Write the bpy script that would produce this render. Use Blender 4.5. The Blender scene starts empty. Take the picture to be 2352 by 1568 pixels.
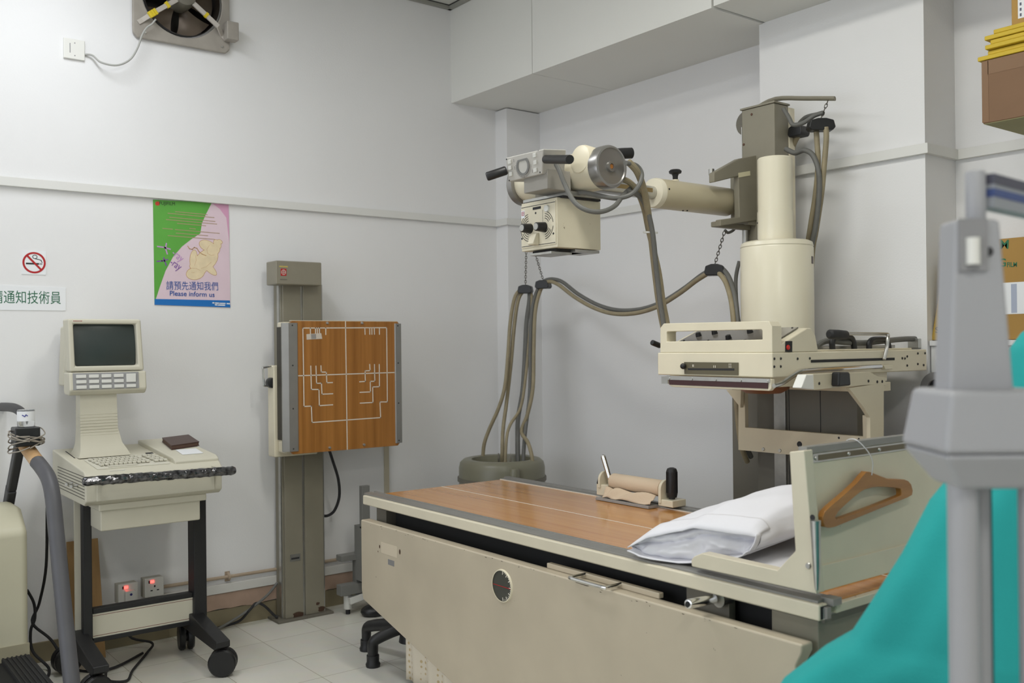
import bpy, bmesh, math, random
from mathutils import Vector, Matrix, noise

random.seed(7)
S = bpy.context.scene
COL = S.collection

# ------------------------------------------------------------------ camera, light, exposure
cam_d = bpy.data.cameras.new('camera')
cam_d.lens = 33.647
cam_d.sensor_width = 36.0
cam_d.clip_start = 0.05
cam_d.dof.use_dof = True
cam_d.dof.focus_distance = 3.6
cam_d.dof.aperture_fstop = 3.4
cam = bpy.data.objects.new('camera', cam_d)
COL.objects.link(cam)
YAW, PITCH, ROLL = math.radians(142.2956), math.radians(0.188), math.radians(-0.603)
fw = Vector((math.cos(PITCH) * math.cos(YAW), math.cos(PITCH) * math.sin(YAW), math.sin(PITCH)))
rt = Vector((math.sin(YAW), -math.cos(YAW), 0))
up = rt.cross(fw)
r2 = rt * math.cos(ROLL) + up * math.sin(ROLL)
u2 = -rt * math.sin(ROLL) + up * math.cos(ROLL)
M = Matrix((r2, u2, -fw)).transposed().to_4x4()
M.translation = (4.637, -3.73, 1.38)
cam.matrix_world = M
S.camera = cam

S.view_settings.view_transform = 'Standard'
S.view_settings.look = 'None'
S.view_settings.gamma = 1.0
S.view_settings.use_curve_mapping = False
S.view_settings.exposure = 0.0

W = bpy.data.worlds.new('room_ambient')
S.world = W
W.use_nodes = True
W.node_tree.nodes['Background'].inputs[0].default_value = (0.90, 0.95, 1.05, 1)
W.node_tree.nodes['Background'].inputs[1].default_value = 2.5

CEIL = 3.36
# fill daylight through an unseen window added behind the camera
WX0, WX1, WZ0, WZ1 = 0.5, 4.6, 0.75, 2.35
pd = bpy.data.lights.new('fill_window_portal', 'AREA')
pd.shape = 'RECTANGLE'
pd.size, pd.size_y = WX1 - WX0, WZ1 - WZ0
pd.cycles.is_portal = True
po_l = bpy.data.objects.new('fill_window_portal', pd)
po_l.location = ((WX0 + WX1) / 2, -6.12, (WZ0 + WZ1) / 2)
po_l.rotation_euler = (math.radians(90), 0, 0)
COL.objects.link(po_l)
LAMPS = [(1.1, -2.85, 1.2, 0.3, 18.5), (2.9, -2.0, 1.2, 0.3, 25), (2.4, -4.9, 1.2, 0.3, 13), (5.3, -3.6, 0.3, 1.2, 28)]
for (lx, ly, sx, sy, pw) in LAMPS:
    ld = bpy.data.lights.new('ceiling_tube_light', 'AREA')
    ld.shape = 'RECTANGLE'
    ld.size, ld.size_y = sx, sy
    ld.energy = pw
    ld.color = (0.95, 0.975, 1.02) if lx < 1.5 else (1.0, 0.98, 0.915)
    lo = bpy.data.objects.new('ceiling_tube_light', ld)
    lo.location = (lx, ly, CEIL - 0.075)
    COL.objects.link(lo)

# ------------------------------------------------------------------ materials
MATS = {}

def mat(name, col, rough=0.5, metal=0.0, spec=0.5, bump=0.0, bscale=60.0, var=0.0, vscale=6.0, coat=0.0, emit=None, estr=1.0, trans=0.0, alpha=1.0, sheen=0.0):
    if name in MATS:
        return MATS[name]
    m = bpy.data.materials.new(name)
    m.use_nodes = True
    nt = m.node_tree
    b = nt.nodes['Principled BSDF']
    c = (col[0], col[1], col[2], 1)
    b.inputs['Base Color'].default_value = c
    b.inputs['Roughness'].default_value = rough
    b.inputs['Metallic'].default_value = metal
    b.inputs['Specular IOR Level'].default_value = spec
    b.inputs['Coat Weight'].default_value = coat
    b.inputs['Sheen Weight'].default_value = sheen
    if trans:
        b.inputs['Transmission Weight'].default_value = trans
    if emit:
        b.inputs['Emission Color'].default_value = (emit[0], emit[1], emit[2], 1)
        b.inputs['Emission Strength'].default_value = estr
    tc = nt.nodes.new('ShaderNodeTexCoord')
    if var:
        n = nt.nodes.new('ShaderNodeTexNoise')
        n.inputs['Scale'].default_value = vscale
        n.inputs['Detail'].default_value = 5
        nt.links.new(tc.outputs['Object'], n.inputs['Vector'])
        mr = nt.nodes.new('ShaderNodeMapRange')
        mr.inputs['From Min'].default_value = 0.3
        mr.inputs['From Max'].default_value = 0.7
        mr.inputs['To Min'].default_value = 1 - var
        mr.inputs['To Max'].default_value = 1 + var * 0.4
        nt.links.new(n.outputs['Fac'], mr.inputs['Value'])
        mx = nt.nodes.new('ShaderNodeVectorMath')
        mx.operation = 'SCALE'
        mx.inputs[0].default_value = col
        nt.links.new(mr.outputs['Result'], mx.inputs['Scale'])
        nt.links.new(mx.outputs['Vector'], b.inputs['Base Color'])
    if bump:
        n2 = nt.nodes.new('ShaderNodeTexNoise')
        n2.inputs['Scale'].default_value = bscale
        n2.inputs['Detail'].default_value = 3
        nt.links.new(tc.outputs['Object'], n2.inputs['Vector'])
        bp = nt.nodes.new('ShaderNodeBump')
        bp.inputs['Strength'].default_value = bump
        bp.inputs['Distance'].default_value = 0.002
        nt.links.new(n2.outputs['Fac'], bp.inputs['Height'])
        nt.links.new(bp.outputs['Normal'], b.inputs['Normal'])
    MATS[name] = m
    return m

def srgb(r, g, b):
    f = lambda v: (v / 255 / 12.92) if v <= 10 else ((v / 255 + 0.055) / 1.055) ** 2.4
    return (f(r), f(g), f(b))

def wood(name, ca, cb, axis=0, scale=30.0, rough=0.25, coat=0.3, stretch=0.04, cross=1.0):
    m = bpy.data.materials.new(name)
    m.use_nodes = True
    nt = m.node_tree
    b = nt.nodes['Principled BSDF']
    tc = nt.nodes.new('ShaderNodeTexCoord')
    mp = nt.nodes.new('ShaderNodeMapping')
    sc = [cross, cross, cross]
    sc[axis] = stretch
    mp.inputs['Scale'].default_value = sc
    nt.links.new(tc.outputs['Object'], mp.inputs['Vector'])
    n = nt.nodes.new('ShaderNodeTexNoise')
    n.inputs['Scale'].default_value = scale
    n.inputs['Detail'].default_value = 6
    n.inputs['Roughness'].default_value = 0.62
    n.inputs['Distortion'].default_value = 0.4
    nt.links.new(mp.outputs['Vector'], n.inputs['Vector'])
    cr = nt.nodes.new('ShaderNodeValToRGB')
    cr.color_ramp.elements[0].position = 0.32
    cr.color_ramp.elements[0].color = (*cb, 1)
    cr.color_ramp.elements[1].position = 0.68
    cr.color_ramp.elements[1].color = (*ca, 1)
    nt.links.new(n.outputs['Fac'], cr.inputs['Fac'])
    nt.links.new(cr.outputs['Color'], b.inputs['Base Color'])
    b.inputs['Roughness'].default_value = rough
    b.inputs['Coat Weight'].default_value = coat
    b.inputs['Coat Roughness'].default_value = 0.12
    return m

def worn(name, col, chip, amount=0.66, rough=0.4, scale=34.0, stain=None):
    # enamel with soft dirt and small chips
    m = mat(name, col, rough, var=0.07, vscale=5.0)
    nt = m.node_tree
    b = nt.nodes['Principled BSDF']
    src = b.inputs['Base Color'].links[0].from_socket
    tc = nt.nodes.new('ShaderNodeTexCoord')
    n = nt.nodes.new('ShaderNodeTexNoise')
    n.inputs['Scale'].default_value = scale
    n.inputs['Detail'].default_value = 8
    nt.links.new(tc.outputs['Object'], n.inputs['Vector'])
    cr = nt.nodes.new('ShaderNodeValToRGB')
    cr.color_ramp.elements[0].position = amount
    cr.color_ramp.elements[0].color = (0, 0, 0, 1)
    cr.color_ramp.elements[1].position = amount + 0.03
    cr.color_ramp.elements[1].color = (1, 1, 1, 1)
    nt.links.new(n.outputs['Fac'], cr.inputs['Fac'])
    mx = nt.nodes.new('ShaderNodeMix')
    mx.data_type = 'RGBA'
    nt.links.new(cr.outputs['Color'], mx.inputs['Factor'])
    nt.links.new(src, mx.inputs['A'])
    mx.inputs['B'].default_value = (*chip, 1)
    nt.links.new(mx.outputs['Result'], b.inputs['Base Color'])
    return m

# ------------------------------------------------------------------ mesh building
class MB:
    def __init__(s, m=None):
        s.v, s.f, s.mi, s.mats = [], [], [], []
        s.cur = 0
        if m:
            s.use(m)

    def use(s, m):
        if m not in s.mats:
            s.mats.append(m)
        s.cur = s.mats.index(m)
        return s

    def add(s, vs, fs):
        o = len(s.v)
        s.v += [tuple(v) for v in vs]
        for f in fs:
            s.f.append([i + o for i in f])
            s.mi.append(s.cur)
        return s

    def poly(s, pts):
        return s.add(pts, [list(range(len(pts)))])

    def box(s, x0, x1, y0, y1, z0, z1):
        x0, x1 = min(x0, x1), max(x0, x1)
        y0, y1 = min(y0, y1), max(y0, y1)
        z0, z1 = min(z0, z1), max(z0, z1)
        v = [(x, y, z) for x in (x0, x1) for y in (y0, y1) for z in (z0, z1)]
        return s.add(v, [(0, 1, 3, 2), (4, 6, 7, 5), (0, 4, 5, 1), (2, 3, 7, 6), (0, 2, 6, 4), (1, 5, 7, 3)])

    def bar(s, a, b, w, h, upv=(0, 0, 1)):
        # rectangular bar from a to b, width w (sideways) and height h (along up)
        a, b = Vector(a), Vector(b)
        d = (b - a).normalized()
        u = Vector(upv)
        r = d.cross(u)
        if r.length < 1e-5:
            r = d.cross(Vector((1, 0, 0)))
        r.normalize()
        u = r.cross(d).normalized()
        vs = []
        for p in (a, b):
            for (i, j) in ((-1, -1), (1, -1), (1, 1), (-1, 1)):
                vs.append(p + r * (i * w / 2) + u * (j * h / 2))
        return s.add(vs, [(3, 2, 1, 0), (4, 5, 6, 7), (0, 1, 5, 4), (1, 2, 6, 5), (2, 3, 7, 6), (3, 0, 4, 7)])

    def prism(s, pts, vec):
        # closed solid: polygon pts (3d) swept along vec
        n = len(pts)
        vec = Vector(vec)
        a = [Vector(p) for p in pts]
        vs = a + [p + vec for p in a]
        fs = [list(range(n))[::-1], list(range(n, 2 * n))]
        for i in range(n):
            j = (i + 1) % n
            fs.append([i, j, j + n, i + n])
        return s.add(vs, fs)

    def ringprism(s, outer, inner, vec):
        # solid with a hole; outer and inner have the same count
        n = len(outer)
        vec = Vector(vec)
        o = [Vector(p) for p in outer]
        i_ = [Vector(p) for p in inner]
        vs = o + i_ + [p + vec for p in o] + [p + vec for p in i_]
        fs = []
        for k in range(n):
            j = (k + 1) % n
            fs.append([k, j, n + j, n + k][::-1])
            fs.append([2 * n + k, 2 * n + j, 3 * n + j, 3 * n + k])
            fs.append([k, j, 2 * n + j, 2 * n + k])
            fs.append([n + j, n + k, 3 * n + k, 3 * n + j])
        return s.add(vs, fs)

    def lathe(s, p, d, prof, n=32, cap=True):
        # prof: list of (t along d, radius)
        p, d = Vector(p), Vector(d).normalized()
        a = d.orthogonal().normalized()
        b = d.cross(a)
        vs, fs = [], []
        for (t, r) in prof:
            for k in range(n):
                th = 2 * math.pi * k / n
                vs.append(p + d * t + (a * math.cos(th) + b * math.sin(th)) * r)
        for i in range(len(prof) - 1):
            for k in range(n):
                j = (k + 1) % n
                fs.append([i * n + k, i * n + j, (i + 1) * n + j, (i + 1) * n + k])
        if cap:
            fs.append(list(range(n))[::-1])
            fs.append([(len(prof) - 1) * n + k for k in range(n)])
        return s.add(vs, fs)

    def cyl(s, p0, p1, r0, r1=None, n=24):
        d = Vector(p1) - Vector(p0)
        return s.lathe(p0, d, [(0, r0), (d.length, r0 if r1 is None else r1)], n)

    def rcyl(s, p0, p1, r, b=0.004, n=24):
        d = Vector(p1) - Vector(p0)
        L = d.length
        b = min(b, r * 0.9, L * 0.45)
        return s.lathe(p0, d, [(0, r - b), (b * 0.3, r - b * 0.3), (b, r), (L - b, r), (L - b * 0.3, r - b * 0.3), (L, r - b)], n)

    def tube(s, pts, r, n=10, smooth=True, sub=6, flat=1.0):
        pts = [Vector(p) for p in pts]
        if smooth and len(pts) > 2:
            q = []
            for i in range(len(pts) - 1):
                p0 = pts[max(i - 1, 0)]
                p1, p2 = pts[i], pts[i + 1]
                p3 = pts[min(i + 2, len(pts) - 1)]
                for k in range(sub):
                    t = k / sub
                    q.append(0.5 * ((2 * p1) + (p2 - p0) * t + (2 * p0 - 5 * p1 + 4 * p2 - p3) * t * t + (3 * p1 - p0 - 3 * p2 + p3) * t ** 3))
            q.append(pts[-1])
            pts = q
        vs, fs = [], []
        t0 = (pts[1] - pts[0]).normalized()
        a = t0.orthogonal().normalized()
        m = len(pts)
        for i, p in enumerate(pts):
            t = (pts[min(i + 1, m - 1)] - pts[max(i - 1, 0)]).normalized()
            a = (a - t * a.dot(t)).normalized()
            b = t.cross(a)
            rr = r(i / (m - 1)) if callable(r) else r
            for k in range(n):
                th = 2 * math.pi * k / n
                vs.append(p + (a * math.cos(th) + b * math.sin(th) * flat) * rr)
        for i in range(m - 1):
            for k in range(n):
                j = (k + 1) % n
                fs.append([i * n + k, i * n + j, (i + 1) * n + j, (i + 1) * n + k])
        fs.append(list(range(n))[::-1])
        fs.append([(m - 1) * n + k for k in range(n)])
        return s.add(vs, fs)

    def ball(s, c, r, n=16, sq=(1, 1, 1)):
        vs, fs = [], []
        h = n // 2
        for i in range(1, h):
            ph = math.pi * i / h
            for k in range(n):
                th = 2 * math.pi * k / n
                vs.append((c[0] + r * sq[0] * math.sin(ph) * math.cos(th), c[1] + r * sq[1] * math.sin(ph) * math.sin(th), c[2] + r * sq[2] * math.cos(ph)))
        top = len(vs)
        vs += [(c[0], c[1], c[2] + r * sq[2]), (c[0], c[1], c[2] - r * sq[2])]
        for i in range(h - 2):
            for k in range(n):
                j = (k + 1) % n
                fs.append([i * n + k, (i + 1) * n + k, (i + 1) * n + j, i * n + j])
        for k in range(n):
            j = (k + 1) % n
            fs.append([top, k, j])
            fs.append([top + 1, (h - 2) * n + j, (h - 2) * n + k])
        return s.add(vs, fs)

    def grid(s, fn, nu, nv, closed_u=False):
        vs = [fn(i / nu, j / nv) for j in range(nv + 1) for i in range(nu + (0 if closed_u else 1))]
        w = nu + (0 if closed_u else 1)
        fs = []
        for j in range(nv):
            for i in range(nu):
                i2 = (i + 1) % w if closed_u else i + 1
                fs.append([j * w + i, j * w + i2, (j + 1) * w + i2, (j + 1) * w + i])
        return s.add(vs, fs)

    def line(s, pts, w, nrm, t=0.0006):
        # flat raised strip along a polyline on a surface with normal nrm
        nrm = Vector(nrm).normalized()
        for i in range(len(pts) - 1):
            a, b = Vector(pts[i]), Vector(pts[i + 1])
            d = (b - a)
            if d.length < 1e-6:
                continue
            d.normalize()
            s.bar(a - d * w * 0.45, b + d * w * 0.45, w, t, nrm)
        return s

    def text(s, string, bl, br, h, nrm, t=0.0004, bold=0.0):
        # lettering fitted between bl and br (baseline ends), height h, on a surface facing nrm
        cu = bpy.data.curves.new('txt', 'FONT')
        cu.body = string
        cu.size = 1.0
        cu.offset = bold
        ob = bpy.data.objects.new('txt', cu)
        COL.objects.link(ob)
        dg = bpy.context.evaluated_depsgraph_get()
        me = bpy.data.meshes.new_from_object(ob.evaluated_get(dg))
        bl, br, nrm = Vector(bl), Vector(br), Vector(nrm).normalized()
        if len(me.vertices):
            xs = [v.co.x for v in me.vertices]
            ys = [v.co.y for v in me.vertices]
            x0, x1, y0, y1 = min(xs), max(xs), min(ys), max(ys)
            r = br - bl
            u = nrm.cross(r).normalized() * h
            vs = [bl + r * ((v.co.x - x0) / (x1 - x0)) + u * ((v.co.y - y0) / max(y1 - y0, 1e-6)) + nrm * t for v in me.vertices]
            s.add(vs, [list(p.vertices) for p in me.polygons])
        bpy.data.objects.remove(ob)
        bpy.data.curves.remove(cu)
        bpy.data.meshes.remove(me)
        return s

    def build(s, name, parent=None, bevel=0.0, seg=2, smooth=35, recalc=True, subdiv=0):
        me = bpy.data.meshes.new(name)
        off = Vector((0, 0, 0))
        p = parent
        while p is not None:
            off += p.location
            p = p.parent
        me.from_pydata([Vector(v) - off for v in s.v], [], s.f)
        for m in s.mats:
            me.materials.append(m)
        me.polygons.foreach_set('material_index', s.mi)
        if recalc:
            bm = bmesh.new()
            bm.from_mesh(me)
            bmesh.ops.recalc_face_normals(bm, faces=bm.faces)
            bm.to_mesh(me)
            bm.free()
        me.update()
        if smooth:
            me.polygons.foreach_set('use_smooth', [True] * len(me.polygons))
            me.set_sharp_from_angle(angle=math.radians(smooth))
        o = bpy.data.objects.new(name, me)
        COL.objects.link(o)
        if parent:
            o.parent = parent
        if bevel:
            b = o.modifiers.new('bevel', 'BEVEL')
            b.width = bevel
            b.segments = seg
            b.limit_method = 'ANGLE'
            b.angle_limit = math.radians(40)
            b.harden_normals = True
        if subdiv:
            b = o.modifiers.new('subdivision', 'SUBSURF')
            b.levels = subdiv
            b.render_levels = subdiv
        return o

def thing(name, label, cat, loc, group=None):
    o = bpy.data.objects.new(name, None)
    o.empty_display_size = 0.05
    COL.objects.link(o)
    o.location = loc
    return tag(o, label, cat, group)

def tag(o, label, cat, group=None):
    o['label'] = label
    o['category'] = cat
    if group:
        o['group'] = group
    return o

def struct(o):
    o['kind'] = 'structure'
    return o

def rrect(c, u, v, hu, hv, r, n=4):
    # rounded rectangle points in the plane spanned by u, v
    c, u, v = Vector(c), Vector(u), Vector(v)
    pts = []
    for (sx, sy, a0) in ((1, 1, 0), (-1, 1, 90), (-1, -1, 180), (1, -1, 270)):
        for k in range(n + 1):
            a = math.radians(a0 + 90 * k / n)
            pts.append(c + u * (sx * (hu - r) + r * math.cos(a)) + v * (sy * (hv - r) + r * math.sin(a)))
    return pts

# colours
CREAM = worn('cream_enamel', srgb(224, 216, 192), srgb(120, 105, 80), 0.74, 0.33, 30)
CREAM_WORN = worn('chipped_cream_enamel', srgb(190, 179, 158), srgb(70, 62, 52), 0.76, 0.42, 42)
CREAM_RAIL = worn('scuffed_cream_enamel', srgb(216, 208, 186), srgb(76, 66, 54), 0.735, 0.4, 46)
PUTTY = mat('putty_plastic', srgb(208, 204, 186), 0.5, bump=0.15, bscale=400, var=0.03)
TAUPE = mat('taupe_enamel', srgb(138, 133, 117), 0.45, var=0.06, vscale=8)
DTAUPE = mat('dark_taupe_enamel', srgb(112, 108, 97), 0.5, var=0.08, vscale=7)
CHROME = mat('chrome', (0.75, 0.75, 0.74), 0.16, 1.0)
STEEL = mat('brushed_steel', (0.55, 0.55, 0.53), 0.36, 1.0, var=0.1, vscale=30)
ALU = mat('dull_aluminium', srgb(150, 149, 145), 0.45, 0.55, var=0.06, vscale=14)
BLACK = mat('black_plastic', (0.012, 0.012, 0.013), 0.4)
BLACKM = mat('black_matte', (0.012, 0.012, 0.012), 0.75)
RUBBER = mat('black_rubber', (0.018, 0.018, 0.02), 0.65, bump=0.2)
WHITE = mat('white_paper', srgb(236, 238, 240), 0.8)
WPLAST = mat('white_plastic', srgb(226, 226, 220), 0.45)
CABLE_T = mat('tan_cable_sheath', srgb(150, 139, 112), 0.6, var=0.15, vscale=20, bump=0.3, bscale=90)
CABLE_G = mat('grey_cable_sheath', srgb(105, 105, 101), 0.55, var=0.1, vscale=20)
INK = mat('black_ink', (0.02, 0.02, 0.022), 0.7)
GREYP = mat('grey_stand_paint', srgb(163, 164, 168), 0.42, var=0.02)
CARD = mat('brown_cardboard', srgb(150, 116, 86), 0.7, var=0.07, vscale=10)

# ------------------------------------------------------------------ the room
def wall_paint(name, col):
    return mat(name, col, 0.62, spec=0.3, bump=0.25, bscale=130, var=0.02, vscale=1.6)
PAINT = wall_paint('wall_paint', srgb(234, 234, 234))
TRIM = mat('trim_paint', srgb(224, 224, 220), 0.5, bump=0.1, bscale=60)
SOFFP = wall_paint('soffit_paint', srgb(228, 228, 223))
DARK = mat('dark_void', (0.006, 0.006, 0.006), 0.9)

# floor: vinyl tiles
fm = mat('floor_vinyl', srgb(206, 202, 186), 0.28, spec=0.45)
nt = fm.node_tree
bs = nt.nodes['Principled BSDF']
tc = nt.nodes.new('ShaderNodeTexCoord')
mp = nt.nodes.new('ShaderNodeMapping')
mp.inputs['Location'].default_value = (-0.672, 1.921, 0)
br = nt.nodes.new('ShaderNodeTexBrick')
br.offset = 0.0
br.inputs['Scale'].default_value = 1.0
br.inputs['Brick Width'].default_value = 0.305
br.inputs['Row Height'].default_value = 0.305
br.inputs['Mortar Size'].default_value = 0.0016
br.inputs['Mortar Smooth'].default_value = 0.3
br.inputs['Color1'].default_value = (*srgb(224, 222, 212), 1)
br.inputs['Color2'].default_value = (*srgb(219, 217, 206), 1)
br.inputs['Mortar'].default_value = (*srgb(158, 150, 130), 1)
nz = nt.nodes.new('ShaderNodeTexNoise')
nz.inputs['Scale'].default_value = 14
nz.inputs['Detail'].default_value = 6
mx = nt.nodes.new('ShaderNodeMix')
mx.data_type = 'RGBA'
mx.blend_type = 'MULTIPLY'
mx.inputs['Factor'].default_value = 0.10
nt.links.new(tc.outputs['Object'], mp.inputs['Vector'])
nt.links.new(mp.outputs['Vector'], br.inputs['Vector'])
nt.links.new(tc.outputs['Object'], nz.inputs['Vector'])
nt.links.new(br.outputs['Color'], mx.inputs['A'])
nt.links.new(nz.outputs['Color'], mx.inputs['B'])
nt.links.new(mx.outputs['Result'], bs.inputs['Base Color'])

struct(MB(fm).box(-0.15, 6.4, -6.2, 0.15, -0.1, 0).build('floor', smooth=0))

# wall_left with the round hole the extractor fan sits in
FY, FZ, FR = -2.152, 3.073, 0.194
wl = MB(PAINT)
hp = [(0, FY + 0.185 * math.cos(2 * math.pi * k / 48), FZ + 0.185 * math.sin(2 * math.pi * k / 48)) for k in range(48)]
sq = []
for k in range(48):
    a = 2 * math.pi * k / 48
    c, s_ = math.cos(a), math.sin(a)
    q = 0.21 / max(abs(c), abs(s_))
    sq.append((0, FY + q * c, FZ + q * s_))
wl.ringprism(sq, hp, (-0.15, 0, 0))
wl.box(-0.15, 0, -6.2, FY - 0.21, 0, CEIL + 0.05)
wl.box(-0.15, 0, FY + 0.21, 0.15, 0, CEIL + 0.05)
wl.box(-0.15, 0, FY - 0.21, FY + 0.21, 0, FZ - 0.21)
wl.box(-0.15, 0, FY - 0.21, FY + 0.21, FZ + 0.21, CEIL + 0.05)
struct(wl.build('wall_left', smooth=0))
struct(MB(PAINT).box(0, 6.4, 0, 0.15, 0, CEIL + 0.05).build('wall_back', smooth=0))
struct(MB(PAINT).box(6.25, 6.4, -6.2, 0, 0, CEIL + 0.05).build('wall_right', smooth=0))
wf = MB(PAINT)
wf.box(0, WX0, -6.2, -6.05, 0, CEIL + 0.05).box(WX1, 6.25, -6.2, -6.05, 0, CEIL + 0.05)
wf.box(WX0, WX1, -6.2, -6.05, 0, WZ0).box(WX0, WX1, -6.2, -6.05, WZ1, CEIL + 0.05)
struct(wf.build('wall_front', smooth=0))
wn = MB(mat('fill_window_frame', srgb(220, 220, 218), 0.5))  # frame of the unseen window added to let fill daylight in
for x in (WX0, (WX0 + WX1) / 2 - 0.02, WX1 - 0.04):
    wn.box(x, x + 0.04, -6.15, -6.1, WZ0, WZ1)
wn.box(WX0, WX1, -6.15, -6.1, WZ0, WZ0 + 0.04).box(WX0, WX1, -6.15, -6.1, WZ1 - 0.04, WZ1)
struct(wn.build('fill_window_1', smooth=0))
# pillar and corner nib of the back wall
struct(MB(PAINT).box(1.94, 2.71, -0.23, 0, 0, 2.8).build('wall_pillar', smooth=0))
struct(MB(PAINT).box(0, 0.112, -0.255, 0, 0, 2.79).build('wall_nib', smooth=0))
# boxed soffit, three boards long
so = MB(SOFFP)
for (a, b, dz) in ((0.0, 0.752, 0.0), (0.756, 1.960, 0.0), (1.972, 6.25, 0.004)):
    so.box(a, b, -0.575, 0, 2.796 + dz, CEIL)
so.use(DARK)
so.box(1.959, 1.973, -0.55, -0.2, 2.83, CEIL)
so.box(0.7515, 0.7565, -0.56, -0.01, 2.815, CEIL)
struct(so.build('ceiling_soffit', smooth=0))
# ceiling tiles and edge trim
cm = mat('ceiling_board', srgb(205, 206, 200), 0.8, bump=0.3, bscale=200)
struct(MB(cm).box(0, 6.25, -6.05, -0.575, CEIL, CEIL + 0.05).build('ceiling', smooth=0))
ct = MB(mat('grey_ceiling_angle', srgb(150, 150, 142), 0.5))
ct.box(0.0, 0.024, -6.05, -0.577, CEIL - 0.022, CEIL)
ct.box(0.0, 6.25, -0.6, -0.577, CEIL - 0.022, CEIL)
ct.use(DARK)
ct.box(0.024, 0.028, -6.05, -0.6, CEIL - 0.004, CEIL)
ct.box(0.024, 6.25, -0.604, -0.6, CEIL - 0.004, CEIL)
struct(ct.build('trim_ceiling_edge', smooth=0))
# picture rail all round
RZ0, RZ1 = 2.092, 2.132
r_ = MB(TRIM)
r_.box(0, 0.022, -6.05, -0.277, RZ0, RZ1)
struct(r_.build('trim_1', bevel=0.002))
r_ = MB(TRIM)
r_.box(0.0, 0.132, -0.277, -0.255, RZ0, RZ1)
r_.box(0.112, 0.132, -0.257, 0.0, RZ0, RZ1)
r_.box(0.13, 1.94, -0.02, 0.0, RZ0, RZ1)
struct(r_.build('trim_2', bevel=0.002))
r_ = MB(TRIM)
r_.box(1.918, 2.732, -0.252, -0.23, RZ0, RZ1)
r_.box(2.71, 2.732, -0.232, 0.0, RZ0, RZ1)
r_.box(1.918, 1.94, -0.232, 0.0, RZ0, RZ1)
r_.box(2.73, 6.25, -0.022, 0.0, RZ0, RZ1)
struct(r_.build('trim_3', bevel=0.002))
# skirting on the left wall: olive base, pink-beige band and white trunking above
SK1 = mat('olive_skirting', srgb(140, 130, 104), 0.6, var=0.15, vscale=5)
SK2 = mat('pink_beige_plaster', srgb(178, 152, 134), 0.8, var=0.12, vscale=12, bump=0.4)
sk = MB(SK1)
sk.box(0, 0.012, -6.05, -0.255, 0, 0.088)
sk.use(SK2)
rr = random.Random(3)
ys = [-2.72 + 0.06 * k for k in range(41)]
pts = [(0.0, y, 0.082 + 0.016 * rr.random()) for y in ys] + [(0.0, ys[-1], 0.168), (0.0, ys[0], 0.168)]
sk.prism(pts, (0.016, 0, 0))
struct(sk.build('baseboard_left', smooth=0))
struct(MB(SK1).box(0.112, 1.94, -0.012, 0, 0, 0.088).build('baseboard_back', smooth=0))
tk = MB(mat('trunking_white', srgb(214, 213, 208), 0.5))
tk.box(0, 0.024, -2.35, -0.6, 0.17, 0.215)
tag(tk.build('cable_trunking', bevel=0.003), 'white plastic cable trunking running low along the left wall above the skirting', 'trunking')

# brown conduit pipe above it
PIPE = mat('beige_conduit', srgb(176, 158, 136), 0.5, var=0.1)
cd = thing('conduit_pipe', 'beige metal conduit pipe with saddle clips running low along the wall from the sockets', 'pipe', (0.02, -1.9, 0.24))
cd_b = MB(PIPE).tube([(0.02, -2.28, 0.249), (0.02, -1.7, 0.246), (0.02, -0.62, 0.243)], 0.0085)
cd_b.build('pipe', cd)
for y in (-1.95, -1.2):
    c = MB(PIPE)
    c.box(0.0, 0.006, y - 0.012, y + 0.012, 0.222, 0.27)
    c.tube([(0.004, y, 0.232), (0.03, y, 0.238), (0.034, y, 0.247), (0.03, y, 0.257), (0.004, y, 0.262)], 0.0035, flat=2.2)
    c.build('saddle_clip', cd)

# ceiling lamps (twin tube battens)
LAMPG = mat('lamp_diffuser', (0.9, 0.9, 0.88), 0.4, emit=(0.97, 1, 0.96), estr=2.0)
LAMPH = mat('lamp_housing', srgb(225, 225, 222), 0.5)
for k, (lx, ly, sx, sy, pw) in enumerate(LAMPS):
    lab = ['fluorescent ceiling batten nearest the left wall', 'fluorescent ceiling batten above the x-ray table head', 'fluorescent ceiling batten set crosswise near the front wall', 'fluorescent ceiling batten near the right wall'][k]
    t = thing('ceiling_lamp', lab, 'lamp', (lx, ly, CEIL), 'fluorescent ceiling battens')
    MB(LAMPH).box(lx - sx / 2, lx + sx / 2, ly - sy / 2, ly + sy / 2, CEIL - 0.04, CEIL).build('housing', t, bevel=0.004)
    d = MB(LAMPG)
    for s_ in (-1, 1):
        if sx < sy:
            d.cyl((lx + s_ * 0.07, ly - sy / 2 + 0.03, CEIL - 0.058), (lx + s_ * 0.07, ly + sy / 2 - 0.03, CEIL - 0.058), 0.013, n=12)
        else:
            d.cyl((lx - sx / 2 + 0.03, ly + s_ * 0.07, CEIL - 0.058), (lx + sx / 2 - 0.03, ly + s_ * 0.07, CEIL - 0.058), 0.013, n=12)
    d.build('tube', t)

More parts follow.
